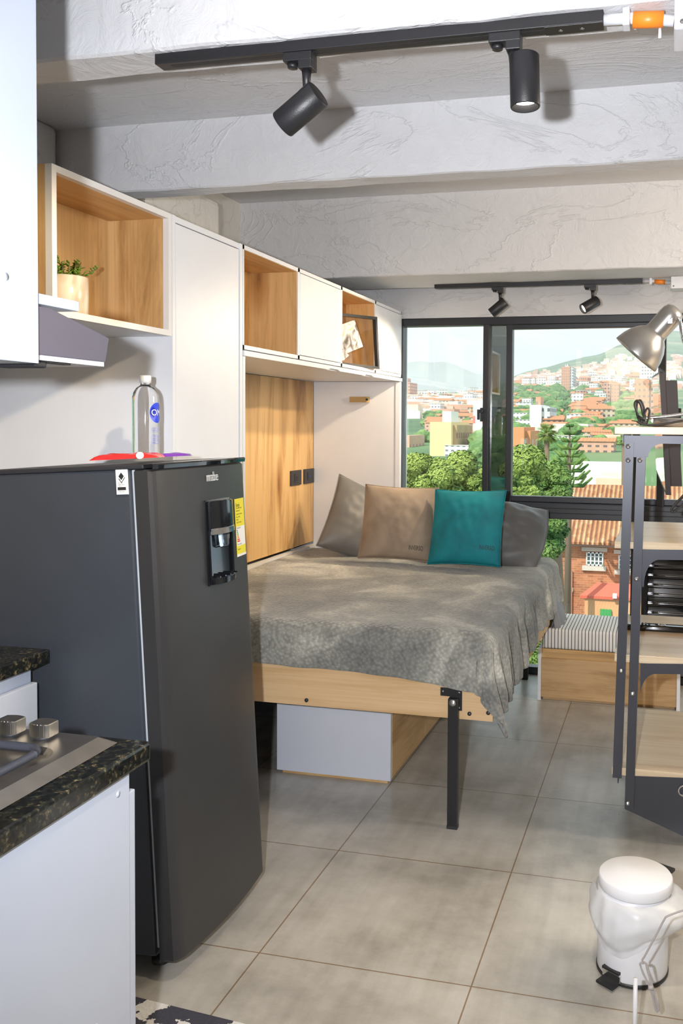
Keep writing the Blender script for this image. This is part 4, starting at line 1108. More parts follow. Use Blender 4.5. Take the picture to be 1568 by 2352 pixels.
MB().lathe([(0, 0), (.083, 0), (.083, .022), (.079, .030), (.03, .034), (0, .034)], c=tuple(bc), seg=56, cap=False).build('lamp_base', M['lamp_grey'], t)
# cable bundle on top of rack
def smooth(P_, n_=8):
    P_ = [Vector(p_) for p_ in P_]; out = []
    for i in range(len(P_)-1):
        for s_ in range(n_):
            u = s_/n_; p0 = P_[max(i-1, 0)]; p1 = P_[i]; p2_ = P_[i+1]; p3 = P_[min(i+2, len(P_)-1)]
            out.append(.5*((2*p1)+(p2_-p0)*u+(2*p0-5*p1+4*p2_-p3)*u*u+(3*p1-p0-3*p2_+p3)*u*u*u))
    return out+[P_[-1]]
YC = 3.26
t = thing('cable_bundle', tuple(at(1470, 976, Z=ZTOP)), 'looped black cable bundle standing on the rack left of the lamp base', 'cable')
def pxpath(l, Y0, dy=0): return [at(x, y, Y=Y0+dy*i) for i, (x, y) in enumerate(l)]
mb = MB()
mb.tube(smooth(pxpath([(1480, 974), (1466, 955), (1457, 930), (1462, 920), (1470, 928), (1476, 950), (1482, 974)], YC, .003)), .0042, 8)
mb.tube(smooth(pxpath([(1472, 976), (1462, 950), (1463, 925), (1471, 920), (1478, 935), (1480, 955), (1478, 975)], YC+.015, .002)), .0040, 8)
mb.tube(smooth(pxpath([(1474, 975), (1479, 952), (1486, 938), (1491, 944), (1488, 962), (1484, 975)], YC+.01, .003)), .0038, 8)
mb.tube(smooth(pxpath([(1462, 968), (1470, 972), (1486, 976), (1510, 976), (1535, 972), (1568, 966)], YC-.04)), .0038, 8)
mb.build('cable_loops', M['cable'], t)
mb = MB(); mb.tube(pxpath([(1450, 966), (1462, 968)], YC), .0016, 6); mb.tube(pxpath([(1464, 957), (1480, 964)], YC-.005), .0055, 8); mb.build('cable_tie', M['ink'], t)

# television on a swing arm
Yn, Yfv = 3.95, 4.98
n0 = at(1514, 853, Y=Yn); n1 = at(1529, 1137, Y=Yn); f0 = at(1497, 865, Y=Yfv); f1 = at(1507, 1084, Y=Yfv)
t = thing('television', tuple((n1+f1)/2), 'black flat television seen edge-on from behind, behind the rack by the window', 'television')
th = Vector((.022, .004, 0))
def hexa(name, a, b_, c_, d__, off, m):
    vs = [a, b_, c_, d__, a+off, b_+off, c_+off, d__+off]
    return MB().add(vs, [(0, 3, 2, 1), (4, 5, 6, 7), (0, 1, 5, 4), (1, 2, 6, 5), (2, 3, 7, 6), (3, 0, 4, 7)]).build(name, m, t)
hexa('bezel', n0, n1, f1, f0, th, M['tv_back'])
e = .02
def mix(a, b_, u): return a*(1-u)+b_*u
q0 = mix(mix(n0, f0, .015), mix(n1, f1, .015), .02); q1 = mix(mix(n0, f0, .015), mix(n1, f1, .015), .97); q2 = mix(mix(n0, f0, .985), mix(n1, f1, .985), .97); q3 = mix(mix(n0, f0, .985), mix(n1, f1, .985), .02)
hexa('screen', q0, q1, q2, q3, Vector((-.0012, 0, 0)), M['screen'])
b0 = mix(mix(n0, f0, .06), mix(n1, f1, .06), .07)+th; b1 = mix(mix(n0, f0, .10), mix(n1, f1, .10), .95)+th
b2 = mix(mix(n0, f0, .9), mix(n1, f1, .9), .95)+th; b3 = mix(mix(n0, f0, .9), mix(n1, f1, .9), .20)+th
hexa('rear_housing', b0, b1, b2, b3, Vector((.055, .01, 0)), M['tv_back'])
ce = (b0+b1+b2+b3)/4+Vector((.05, 0, 0))
mb = MB(); mb.box(ce.x, ce.x+.035, ce.y-.16, ce.y+.16, ce.z-.12, ce.z+.12, .003); mb.box(ce.x+.03, XR-.002, ce.y-.02, ce.y+.02, ce.z-.03, ce.z+.03, .003); mb.build('wall_arm', M['black'], t)
t = thing('cable_bundle', tuple(at(1550, 1160, Y=3.7)), 'black cable loop hanging below the television', 'cable')
mb = MB(); mb.tube(smooth([at(x, y, Y=3.7) for x, y in ((1590, 1110), (1568, 1138), (1548, 1160), (1541, 1172), (1547, 1176), (1560, 1166), (1580, 1145))]), .0042, 8)
mb.tube(smooth([at(x, y, Y=3.71) for x, y in ((1588, 1120), (1562, 1148), (1544, 1168), (1549, 1172), (1575, 1155))]), .0038, 8); mb.build('cable_loops', M['cable'], t)

# ------------------------------------------------------------------ pedal bin
fr = at(1452, 2274, Z=0); rb = .083*1.18
yc_ = fr.y+rb; xc_ = fr.x
rb = abs(at(1534, 2225, Y=yc_).x-at(1369, 2225, Y=yc_).x)/2*.985
yc_ = fr.y+rb; xc_ = (at(1534, 2225, Y=yc_).x+at(1369, 2225, Y=yc_).x)/2
zl = at(1463, 2078, Y=yc_-rb).z
t = thing('pedal_bin', (xc_, yc_, 0), 'small white pedal bin with round lid and black pedal on the tile floor', 'bin')
MB().lathe([(0, .002), (rb, .002), (rb+.002, .004), (rb+.002, .012), (rb-.001, .013)], c=(xc_, yc_, 0), seg=60, cap=False).build('base_ring', M['black'], t)
MB().lathe([(rb-.001, .012), (rb, .014), (rb, zl-.006), (rb-.006, zl)], c=(xc_, yc_, 0), seg=60, cap=False).build('bin_body', M['white'], t)
lx = xc_+.006
MB().lathe([(0, zl+.002), (rb+.002, zl+.002), (rb+.004, zl+.005), (rb+.004, zl+.030), (rb+.001, zl+.034), (0, zl+.037)], c=(lx, yc_, 0), seg=64, cap=False).build('lid', M['white'], t)
mb = MB(); mb.box(lx-.005, lx+.065, yc_+rb-.01, yc_+rb+.012, zl+.020, zl+.028, .002, mat=Matrix.Translation((lx, yc_, 0)) @ Matrix.Rotation(-.45, 4, 'Z') @ Matrix.Translation((-lx, -yc_, 0))); mb.build('lid_hinge', M['black'], t)
# pedal at left-front
ang = math.radians(-122); pd = Vector((math.cos(ang), math.sin(ang), 0)); pc = Vector((xc_, yc_, 0))+pd*(rb+.012)
Rz = Matrix.Translation(pc) @ Matrix.Rotation(ang+PI/2, 4, 'Z')
mb = MB(); mb.box(-.026, .026, -.022, .020, .006, .013, .002, mat=Rz); mb.build('foot_pedal', M['black'], t)
mb = MB(); pc2 = Matrix.Translation(Vector((xc_, yc_, 0))+pd*(rb-.004)) @ Matrix.Rotation(ang+PI/2, 4, 'Z')
mb.box(-.028, .028, -.010, .012, .030, .034, .001, mat=pc2); mb.box(-.028, .028, -.006, .012, .012, .030, .001, mat=pc2); mb.build('pedal_slot', M['chrome'], t)
mb = MB(); mb.box(-.026, .026, -.0115, .008, .034, .040, .001, mat=pc2); mb.build('pedal_slot_cover', M['black'], t)
# bag folded over the rim
mb = MB(); vs = []; n_, m_ = 120, 26
for j in range(m_+1):
    v = j/m_
    for i in range(n_):
        a = 2*PI*i/n_
        drop = .105+.030*math.sin(a*1+4.0)+.012*math.sin(a*3+1)
        bulge = .026*math.sin(min(1, v*1.15)*PI)**.75*(1+.30*math.cos(a-.1))+.006
        if math.cos(a-.15) > .2: bulge += .030*(math.cos(a-.15)-.2)*math.sin(v*PI*.75)
        pl = .0012*math.sin(a*13+3*math.sin(a*3))*math.sin(v*PI)+.006*noise.noise((math.cos(a)*3, math.sin(a)*3, v*4))
        r = rb+bulge+pl
        vs.append((xc_+r*math.cos(a), yc_+r*math.sin(a), zl-.004-v*drop))
fs = []
for j in range(m_):
    for i in range(n_): fs.append((j*n_+i, j*n_+(i+1) % n_, (j+1)*n_+(i+1) % n_, (j+1)*n_+i))
mb.add(vs, fs, True); o = mb.build('bin_bag', M['bag_t'], loc=(xc_, yc_, zl-.1))
tag(o, 'translucent white bin liner folded out over the rim of the pedal bin', 'bag')
# white stick and hanging cord in the near right corner
sp = at(1459, 2247, Y=2.02)
t = thing('white_pole', (sp.x, 2.02, 0), 'thin white upright pole standing in front of the pedal bin', 'pole')
mb = MB(); mb.tube([(sp.x, 2.02, 0.0), (sp.x, 2.02, sp.z)], .0050, 14); mb.build('tube', M['pvc'], t)
MB().lathe([(0, 0), (.012, 0), (.010, .008), (0, .009)], c=(sp.x, 2.02, 0), seg=18).build('foot', M['pvc'], t)
Yd = 2.06
t = thing('hanging_cord', tuple(at(1476, 2210, Y=Yd)), 'grey cord with tied bundle hanging in front of the pedal bin', 'cable')
mb = MB(); mb.tube(smooth([at(x, y, Y=Yd) for x, y in ((1620, 2075), (1568, 2091), (1533, 2104), (1525, 2112), (1505, 2150), (1480, 2196), (1475, 2204), (1476, 2214))]), .0022, 8); mb.build('cord', M['cable_grey'], t)
mb = MB()
for l in (((1476, 2212), (1470, 2214), (1478, 2240), (1495, 2270), (1505, 2318), (1510, 2318), (1500, 2272), (1488, 2235), (1482, 2212), (1476, 2212)), ((1478, 2212), (1486, 2216), (1492, 2250), (1497, 2272), (1512, 2310), (1507, 2320), (1494, 2275), (1474, 2228), (1469, 2214))):
    mb.tube(smooth([at(x, y, Y=Yd+.004) for x, y in l]), .0021, 8)
mb.tube([at(1488, 2268, Y=Yd), at(1500, 2270, Y=Yd)], .005, 8)
mb.build('tied_bundle', M['cable_grey'], t)
# rug
ra_ = at(343, 2306, Z=0); rb_ = at(560, 2360, Z=0)
mb = MB(); dr = (rb_-ra_).normalized(); nr = Vector((dr.y, -dr.x, 0)); p0 = ra_-dr*.5; cs = [p0, p0+dr*1.1, p0+dr*1.1+nr*1.6, p0+nr*1.6]
mb.add([v+Vector((0, 0, .001)) for v in cs]+[v+Vector((0, 0, .010)) for v in cs], [(0, 1, 2, 3), (7, 6, 5, 4), (0, 4, 5, 1), (1, 5, 6, 2), (2, 6, 7, 3), (3, 7, 4, 0)])
tag(mb.build('rug', M['rug']), 'black and white patterned rug corner on the floor in front of the base cabinet', 'rug')

# ------------------------------------------------------------------ world outside
GZ = -13.0
def facade(name, wall, win, bw=2.6, bh=2.9, wf_=.5, rough=.8):
    m, nt, b = new_mat(name); tc = nt.nodes.new('ShaderNodeTexCoord'); sx = N(nt, 'ShaderNodeSeparateXYZ'); L(nt, tc.outputs['Object'], sx.inputs[0])
    ad = N(nt, 'ShaderNodeMath', operation='ADD'); L(nt, sx.outputs[0], ad.inputs[0]); L(nt, sx.outputs[1], ad.inputs[1])
    def cellmask(src, size, lo, hi):
        d_ = N(nt, 'ShaderNodeMath', operation='DIVIDE'); L(nt, src, d_.inputs[0]); d_.inputs[1].default_value = size
        f_ = N(nt, 'ShaderNodeMath', operation='FRACT'); L(nt, d_.outputs[0], f_.inputs[0])
        r = ramp(nt, [(0, (0, 0, 0)), (lo, (1, 1, 1)), (hi, (0, 0, 0))], f_.outputs[0], 'CONSTANT'); return r.outputs[0]
    a = cellmask(ad.outputs[0], bw, .5-wf_/2, .5+wf_/2); c_ = cellmask(sx.outputs[2], bh, .35, .75)
    mu = N(nt, 'ShaderNodeMath', operation='MULTIPLY'); L(nt, a, mu.inputs[0]); L(nt, c_, mu.inputs[1])
    n = N(nt, 'ShaderNodeTexNoise', i_Scale=.35, i_Detail=5); L(nt, tc.outputs['Object'], n.inputs['Vector'])
    wr = ramp(nt, [(.35, [k*.86 for k in wall]), (.65, wall)], n.outputs[0])
    mx = N(nt, 'ShaderNodeMixRGB'); L(nt, mu.outputs[0], mx.inputs[0]); L(nt, wr.outputs[0], mx.inputs[1]); mx.inputs[2].default_value = rgba(win)
    L(nt, mx.outputs[0], b.inputs['Base Color']); b.inputs['Roughness'].default_value = rough; return m
def roof_mat(name, c1, c2, s_=3.2):
    m, nt, b = new_mat(name); v = coords(nt); sx = N(nt, 'ShaderNodeSeparateXYZ'); L(nt, v, sx.inputs[0])
    w_ = N(nt, 'ShaderNodeMath', operation='MULTIPLY'); L(nt, sx.outputs[0], w_.inputs[0]); w_.inputs[1].default_value = s_*2*PI
    s__ = N(nt, 'ShaderNodeMath', operation='SINE'); L(nt, w_.outputs[0], s__.inputs[0])
    n = N(nt, 'ShaderNodeTexNoise', i_Scale=5, i_Detail=5); L(nt, v, n.inputs['Vector'])
    r = ramp(nt, [(.3, c2), (.7, c1)], n.outputs[0]); L(nt, r.outputs[0], b.inputs['Base Color'])
    add_bump(nt, b, s__.outputs[0], 1, .06); b.inputs['Roughness'].default_value = .8; return m
F_BR = facade('facade_brick', (.58, .27, .16), (.09, .08, .08)); F_PK = facade('facade_pink', (.66, .38, .28), (.16, .12, .12)); F_WH = facade('facade_white', (.80, .80, .78), (.18, .20, .22))
F_BE = facade('facade_beige', (.70, .55, .40), (.15, .13, .12)); F_TW = facade('facade_tower', (.66, .33, .20), (.30, .22, .20), 2.2, 2.8, .45); F_GR = facade('facade_grey', (.66, .68, .70), (.12, .13, .15), 2.4, 2.9, .5)
F_CR = plain('facade_cream', (.80, .63, .32), .8); F_CR_SHADE = facade('facade_cream_shaded', (.50, .34, .18), (.26, .13, .09), 2.0, 2.8, .6); F_PL = plain('plain_white_render', (.80, .79, .74), .8); F_OR = facade('facade_orange', (.70, .30, .13), (.55, .50, .45), 4, 4, .3)  # tower's side wall: cream with the shade put into its colour
F_ST = facade('facade_hospital', (.82, .83, .82), (.12, .13, .14), 3.4, 3.4, .6)
RF = roof_mat('terracotta_roof', (.62, .26, .12), (.42, .16, .07), .8); RG = plain('flat_roof', (.58, .55, .50), .85)
def brickmat():
    m, nt, b = new_mat('brick_wall'); tc = nt.nodes.new('ShaderNodeTexCoord'); sx = N(nt, 'ShaderNodeSeparateXYZ'); L(nt, tc.outputs['Object'], sx.inputs[0])
    ad = N(nt, 'ShaderNodeMath', operation='ADD'); L(nt, sx.outputs[0], ad.inputs[0]); L(nt, sx.outputs[1], ad.inputs[1]); cb = N(nt, 'ShaderNodeCombineXYZ'); L(nt, ad.outputs[0], cb.inputs[0]); L(nt, sx.outputs[2], cb.inputs[1])
    br = N(nt, 'ShaderNodeTexBrick'); L(nt, cb.outputs[0], br.inputs['Vector']); br.inputs['Scale'].default_value = 1; br.inputs['Brick Width'].default_value = .38; br.inputs['Row Height'].default_value = .13; br.inputs['Mortar Size'].default_value = .012; br.inputs['Bias'].default_value = .1
    br.inputs['Color1'].default_value = (.60, .24, .11, 1); br.inputs['Color2'].default_value = (.40, .15, .07, 1); br.inputs['Mortar'].default_value = (.50, .30, .20, 1)
    n = N(nt, 'ShaderNodeTexNoise', i_Scale=.6, i_Detail=5); L(nt, tc.outputs['Object'], n.inputs['Vector']); r = ramp(nt, [(.35, (.75, .72, .7)), (.65, (1, 1, 1))], n.outputs[0])
    mu = N(nt, 'ShaderNodeMixRGB', blend_type='MULTIPLY'); mu.inputs[0].default_value = 1; L(nt, br.outputs[0], mu.inputs[1]); L(nt, r.outputs[0], mu.inputs[2]); L(nt, mu.outputs[0], b.inputs['Base Color']); b.inputs['Roughness'].default_value = .85; return m
BRK = brickmat()
def leafmat(name, a, b_, sc=1.2):
    m, nt, bb = new_mat(name); v = coords(nt); n = N(nt, 'ShaderNodeTexNoise', i_Scale=sc, i_Detail=5); L(nt, v, n.inputs['Vector'])
    r = ramp(nt, [(.36, a), (.62, b_)], n.outputs[0]); L(nt, r.outputs[0], bb.inputs['Base Color']); bb.inputs['Roughness'].default_value = .6; bb.inputs['Specular IOR Level'].default_value = .2; return m
LF1 = leafmat('leaves_bright', (.08, .15, .03), (.27, .35, .08)); LF2 = leafmat('leaves_deep', (.05, .12, .03), (.16, .25, .06)); LFF = leafmat('leaves_far', (.06, .15, .04), (.19, .29, .09), .25); BARK = plain('bark', (.17, .12, .08), .9)
PALM = leafmat('palm_fronds', (.12, .20, .04), (.28, .33, .10), 2)

# terrain described by the height of the ground at each distance, rising to the mountain on the right
DS = [30, 70, 150, 300, 500, 800, 1200, 1800, 2600, 3400]
def rows(x):
    u = min(1, max(0, (x-1060)/120)); r_ = min(1.4, max(0, (x-1176)/250))
    ridge = 865-75*r_
    L_ = [None, None, 1062, 1002, 962, 926, 922, 930, 934, 940]
    R_ = [None, None, 1045, 990, 945, 915, 893-12*r_, 872-25*r_, ridge, ridge+12]
    return [None if a is None else a*(1-u)+b_*u for a, b_ in zip(L_, R_)]
def ground_z(x, D):
    rw = rows(x)
    zs = [GZ if r_ is None else at(x, r_, Y=D).z for r_, D in zip(rw, DS)]
    if D <= DS[0]: return zs[0]
    for i in range(len(DS)-1):
        if D <= DS[i+1]:
            u = (D-DS[i])/(DS[i+1]-DS[i]); return zs[i]*(1-u)+zs[i+1]*u
    return zs[-1]
def terr(x, D, bump=True):
    z = ground_z(x, D); X_ = at(x, 1000, Y=D).x
    if bump and D > 400: z += D*.004*noise.noise((X_*.006, D*.004, 0))
    if bump and D > 2000: z += D*.006*noise.noise((X_*.012, 2, 0))
    return Vector((X_, D, z))
def hillmat():
    m, nt, b = new_mat('hillside_ground'); v = coords(nt); n = N(nt, 'ShaderNodeTexNoise', i_Scale=.012, i_Detail=8); L(nt, v, n.inputs['Vector'])
    r = ramp(nt, [(.40, (.05, .12, .05)), (.55, (.10, .19, .07)), (.72, (.30, .27, .16))], n.outputs[0]); L(nt, r.outputs[0], b.inputs['Base Color']); b.inputs['Roughness'].default_value = .95; return m
HILL = hillmat(); PAVE = plain('street_paving', (.42, .40, .37), .9, var=.15, scale=.3)
mb = MB(); cols = list(range(500, 2300, 12)); dist = [30, 70, 110, 150, 200, 300, 400, 500, 600, 700, 800, 1000, 1200, 1500, 1800, 2000, 2200, 2400, 2600, 3400]
vs = [terr(x, D) for D in dist for x in cols]; W_ = len(cols); fs = [(i*W_+k, i*W_+k+1, (i+1)*W_+k+1, (i+1)*W_+k) for i in range(len(dist)-1) for k in range(W_-1)]
mb.add(vs, fs, True); o = mb.build('terrain', HILL, loc=(0, 0, 0)); tag(struct(o), 'green city hillside rising to the mountain on the right', 'hillside')
mb = MB(); mb.add([(-60, 8, GZ-.0), (60, 8, GZ), (60, 32, GZ), (-60, 32, GZ)], [(0, 1, 2, 3)]); o = mb.build('street', PAVE, loc=(0, 0, GZ)); tag(struct(o), 'grey pavement at the foot of the building', 'street')
# far ridge
mb = MB(); vs = []; n_ = 80
for i in range(n_+1):
    x = 700+900*i/n_; y = 862-32*math.exp(-((x-960)/70)**2)-18*math.exp(-((x-1040)/40)**2)+3*noise.noise((x*.03, 0, 0))
    a = at(x, 960, Y=7000); b_ = at(x, y, Y=7600); c_ = at(x, 965, Y=9000); vs += [a, b_, c_]
fs = []
for i in range(n_):
    a = 3*i; fs += [(a, a+3, a+4, a+1), (a+1, a+4, a+5, a+2)]
mb.add(vs, fs, True); o = mb.build('far_mountain', HILL, loc=(0, 7000, 0)); tag(struct(o), 'faint hazy blue mountain ridge far on the left', 'mountain')

# leafy trees
def crown_mesh(name, blobs, n_leaf, size, mats, seed, trunk=None):
    rn = random.Random(seed); mb = MB()
    tot = sum(b_[3]**2 for b_ in blobs)
    for (x, y, z, r) in blobs:
        k = int(n_leaf*r*r/tot)
        for _ in range(k):
            d = Vector((rn.gauss(0, 1), rn.gauss(0, 1), rn.gauss(0, 1))).normalized()
            rr_ = r*(rn.uniform(.62, 1.08)); c_ = Vector((x, y, z))+Vector((d.x*rr_, d.y*rr_, d.z*rr_*.8))
            nrm = (d+Vector((rn.gauss(0, .5), rn.gauss(0, .5), rn.gauss(.4, .5)))).normalized()
            a = nrm.orthogonal().normalized(); a = Matrix.Rotation(rn.uniform(0, 6.28), 3, nrm) @ a; b2 = nrm.cross(a)
            s_ = size*rn.uniform(.6, 1.3)
            mb.m = 0
            mb.add([c_-a*s_*.5, c_+b2*s_*.28, c_+a*s_*.5, c_-b2*s_*.28], [(0, 1, 2, 3)])
    return mb
def tree(px_, py_top, py_bot, Y_, wpx, mats, label, seed, n_leaf=5000, size=.32, group='trees below the window', name='leafy_tree'):
    top = at(px_, py_top, Y=Y_).z; bot = max(GZ, at(px_, py_bot, Y=Y_).z); X_ = at(px_, (py_top+py_bot)/2, Y=Y_).x; wd = wpx/F*Y_
    rn = random.Random(seed); hh = top-bot; blobs = []
    for k in range(15):
        a = rn.uniform(0, 6.28); q_ = rn.uniform(0, .36)*wd; zz = bot+hh*rn.uniform(.25, .86); r_ = wd*rn.uniform(.13, .2)
        r_ = min(r_, (top-zz)/.8+.05)
        blobs.append((q_*math.cos(a), q_*math.sin(a), zz-GZ, max(r_, .4)))
    blobs.append((0, 0, bot+hh*.80-GZ, hh*.2/.8))
    t = thing(name, (X_, Y_, GZ), label, 'tree', group)
    cm = crown_mesh('crown', blobs, n_leaf, size, None, seed)
    for v in cm.v: v += Vector((X_, Y_, GZ))
    cm.build('crown', mats, t)
    mb = MB(); mb.tube([(X_, Y_, GZ), (X_+.3, Y_, (GZ+bot)/2), (X_, Y_, bot+hh*.4)], [.5, .38, .2], 10)
    for k in range(6):
        b_ = blobs[k]; mb.tube([(X_, Y_, bot+hh*.1), (X_+b_[0]*.8, Y_+b_[1]*.8, GZ+b_[2])], [.16, .05], 6)
    mb.build('trunk', BARK, t); return t
tree(955, 1042, 1170, 34, 150, LF1, 'broad leafy tree at the left end of the window', 11, 42000, .17)
tree(1060, 1036, 1170, 32, 130, LF1, 'leafy tree just left of the window mullion', 12, 36000, .17)
tree(1010, 1068, 1180, 29, 130, LF1, 'leafy tree in front between the two left trees', 13, 32000, .16)
tree(1205, 1022, 1200, 30, 125, LF1, 'tall leafy tree right of the narrow darkened pane', 14, 40000, .16)
tree(1270, 1060, 1200, 33, 100, LF2, 'darker leafy tree below the pine', 15, 26000, .16)
tree(1250, 1150, 1330, 27, 150, LF2, 'dense tree seen through the lower glass beside the pillows', 16, 42000, .15)
tree(1180, 1340, 1470, 24, 200, LF2, 'low tree mostly hidden behind the bed', 17, 12000, .2)
tree(1225, 1492, 1530, 20, 50, LF1, 'small bush visible under the bed corner through the lowest glass', 18, 4000, .1)
# palm
def palm(px_, py_, Y_, spx, label):
    c_ = at(px_, py_, Y=Y_); R_ = spx/F*Y_; t = thing('palm_tree', (c_.x, Y_, GZ), label, 'tree', None); rn = random.Random(4)
    MB().tube([(c_.x, Y_, GZ), (c_.x+.1, Y_, (GZ+c_.z)/2), (c_.x, Y_, c_.z)], [.26, .2, .17], 10).build('trunk', BARK, t)
    mb = MB()
    for k in range(46):
        a = rn.uniform(0, 6.28); el = rn.uniform(-1.1, 1.25); d = Vector((math.cos(a)*math.cos(el), math.sin(a)*math.cos(el), math.sin(el)))
        ln = R_*rn.uniform(.75, 1.05); side = d.cross(Vector((0, 0, 1))).normalized(); up = side.cross(d)
        base = c_+d*ln*.45; mb.tube([c_, base], .03, 5)
        for q_ in range(9):
            f_ = (q_-4)/4; dd = (d*math.cos(f_*1.1)+side*math.sin(f_*1.1)+Vector((0, 0, -.18))).normalized(); tip = base+dd*ln*.58; w_ = up*.0+side*.05*R_
            mb.add([base-w_*.4, base+w_*.4, tip-Vector((0, 0, .12*ln))], [(0, 1, 2)]); mid = (base+tip)/2
            mb.add([base-w_*.5, mid-up*.03*R_, tip-Vector((0, 0, .06*ln)), mid+w_*.9], [(0, 1, 2, 3)])
    mb.build('fronds', PALM, t)
palm(1255, 995, 60, 32, 'fan palm in front of the white apartment tower')
palm(1432, 1010, 70, 18, 'smaller palm partly hidden behind the rack post')
# norfolk pine
c_ = at(1308, 975, Y=45); zb_ = at(1308, 1120, Y=45).z
t = thing('pine_tree', (c_.x, 45, GZ), 'tall sparse pine with tiered branches right of the palm', 'tree')
MB().tube([(c_.x, 45, GZ), (c_.x, 45, zb_), tuple(c_)], [.22, .14, .03], 8).build('trunk', BARK, t)
mb = MB(); rn = random.Random(9); hh = c_.z-zb_
for lv_ in range(9):
    u = lv_/8; z = c_.z-hh*(.03+.95*u); ln = .22+1.0*u**.85
    for k in range(6):
        a = 2*PI*k/6+lv_*.5; d = Vector((math.cos(a), math.sin(a), 0)); p0 = Vector((c_.x, 45, z)); p1 = p0+d*ln*.6+Vector((0, 0, .05)); p2_ = p0+d*ln+Vector((0, 0, .40*ln))
        mb.tube([p0, p1, p2_], [.05, .10, .05], 6, flat=.6)
mb.build('branches', LF2, t)

# near brick building under the window
Db = 50.
t = thing('brick_house', tuple(at(1370, 1400, Y=Db)), 'red brick house with terracotta tiled roof seen through the lower glass', 'building')
zl_ = GZ; ze = at(1340, 1234, Y=Db).z; xl_ = at(1290, 1300, Y=Db).x; xr_ = 9.0
ry = 55.4; zr = at(1330, 1112, Y=ry).z
box('brick_wall', BRK, t, xl_, xr_, Db, Db+11, zl_, ze, 0)
mb = MB(); th_ = .12; ov = .7
ext = (zr-ze)/(ry-Db); y0_ = Db-ov; z0_ = ze-ext*ov+.15; x0_ = at(1205, 1140, Y=ry).x
mb.add([(x0_+1.5, y0_, z0_), (xr_+1, y0_, z0_), (xr_+1, ry, zr), (x0_, ry, zr), (x0_+1.5, y0_, z0_-th_), (xr_+1, y0_, z0_-th_), (xr_+1, ry, zr-th_), (x0_, ry, zr-th_), (xr_+1, 2*ry-y0_, z0_), (x0_+1.5, 2*ry-y0_, z0_)], [(0, 1, 2, 3), (4, 7, 6, 5), (0, 4, 5, 1), (3, 2, 8, 9), (1, 5, 6, 2), (0, 3, 7, 4)])
M['roof_near'] = None
def rooftile():
    m, nt, b = new_mat('roof_barrel_tiles'); v = coords(nt); sx = N(nt, 'ShaderNodeSeparateXYZ'); L(nt, v, sx.inputs[0])
    def wav(src, per, op='SINE'):
        a = N(nt, 'ShaderNodeMath', operation='MULTIPLY'); L(nt, src, a.inputs[0]); a.inputs[1].default_value = 2*PI/per; s_ = N(nt, 'ShaderNodeMath', operation='SINE'); L(nt, a.outputs[0], s_.inputs[0]); return s_.outputs[0]
    wx = wav(sx.outputs[0], .27); vo = N(nt, 'ShaderNodeTexVoronoi', i_Scale=1); vm = coords(nt, (3.7, 2.4, .01)); L(nt, vm, vo.inputs['Vector'])
    r = ramp(nt, [(0, (.50, .20, .09)), (.5, (.62, .28, .13)), (1, (.78, .46, .26))], vo.outputs['Color'])
    dk = ramp(nt, [(.0, (.22, .14, .11)), (.45, (1, 1, 1))], None); mp_ = N(nt, 'ShaderNodeMapRange'); L(nt, wx, mp_.inputs[0]); mp_.inputs[1].default_value = -1; mp_.inputs[2].default_value = 1; L(nt, mp_.outputs[0], dk.inputs[0])
    mu = N(nt, 'ShaderNodeMixRGB', blend_type='MULTIPLY'); mu.inputs[0].default_value = .8; L(nt, r.outputs[0], mu.inputs[1]); L(nt, dk.outputs[0], mu.inputs[2]); L(nt, mu.outputs[0], b.inputs['Base Color'])
    add_bump(nt, b, wx, 1, .08); b.inputs['Roughness'].default_value = .85; return m
mb.build('tiled_roof', rooftile(), t)
box('eave_shadow_board', plain('eave_board', (.30, .20, .15), .8), t, x0_+1.6, xr_+.9, y0_+.1, Db+.05, z0_-.25, z0_-.13)
STN = plain('stone_trim', (.55, .50, .44), .8); WF = plain('window_white_paint', (.80, .82, .80), .6); WG = plain('window_dark_glass', (.08, .11, .12), .15)
def bwin(x0, x1, y0, y1, nx, ny):
    a = at(x0, y1, Y=Db); b_ = at(x1, y0, Y=Db); f_ = MB()
    f_.box(a.x, b_.x, Db-.08, Db+.02, a.z, a.z+.07); f_.box(a.x, b_.x, Db-.08, Db+.02, b_.z-.07, b_.z)
    for k in range(nx+1): x = a.x+(b_.x-a.x)*k/nx; f_.box(x-.035, x+.035, Db-.08, Db+.02, a.z, b_.z)
    for k in range(1, ny): z = a.z+(b_.z-a.z)*k/ny; f_.box(a.x, b_.x, Db-.07, Db+.02, z-.025, z+.025)
    fo = f_.build('window_frame', WF, t); MB().box(a.x, b_.x, Db-.03, Db-.01, a.z, b_.z).build('window_glass', WG, fo)
    MB().box(a.x-.3, b_.x+.25, Db-.1, Db+.01, b_.z+.05, b_.z+.28).box(a.x-.25, b_.x+.2, Db-.16, Db+.01, a.z-.28, a.z-.02).build('stone_lintel', STN, fo)
bwin(1347, 1384, 1269, 1298, 4, 3); bwin(1421, 1450, 1275, 1308, 3, 3); bwin(1293, 1306, 1360, 1406, 2, 5)
MB().tube([(at(1313, 1310, Y=Db).x, Db-.1, zl_), (at(1313, 1310, Y=Db).x, Db-.1, at(1313, 1310, Y=Db).z)], .06, 8).build('drain_pipe', plain('rust_pipe', (.32, .14, .10), .6), t)
an = at(1361, 1353, Y=48)
t = thing('annex_building', (an.x+2.2, 47, GZ), 'low orange annex with red awning in front of the brick house', 'building')
box('annex_wall', F_OR if False else plain('annex_orange_render', (.66, .33, .16), .85, var=.1, scale=.5), t, at(1342, 1380, Y=47).x, 6, 47, 49.8, GZ, at(1342, 1372, Y=47).z)
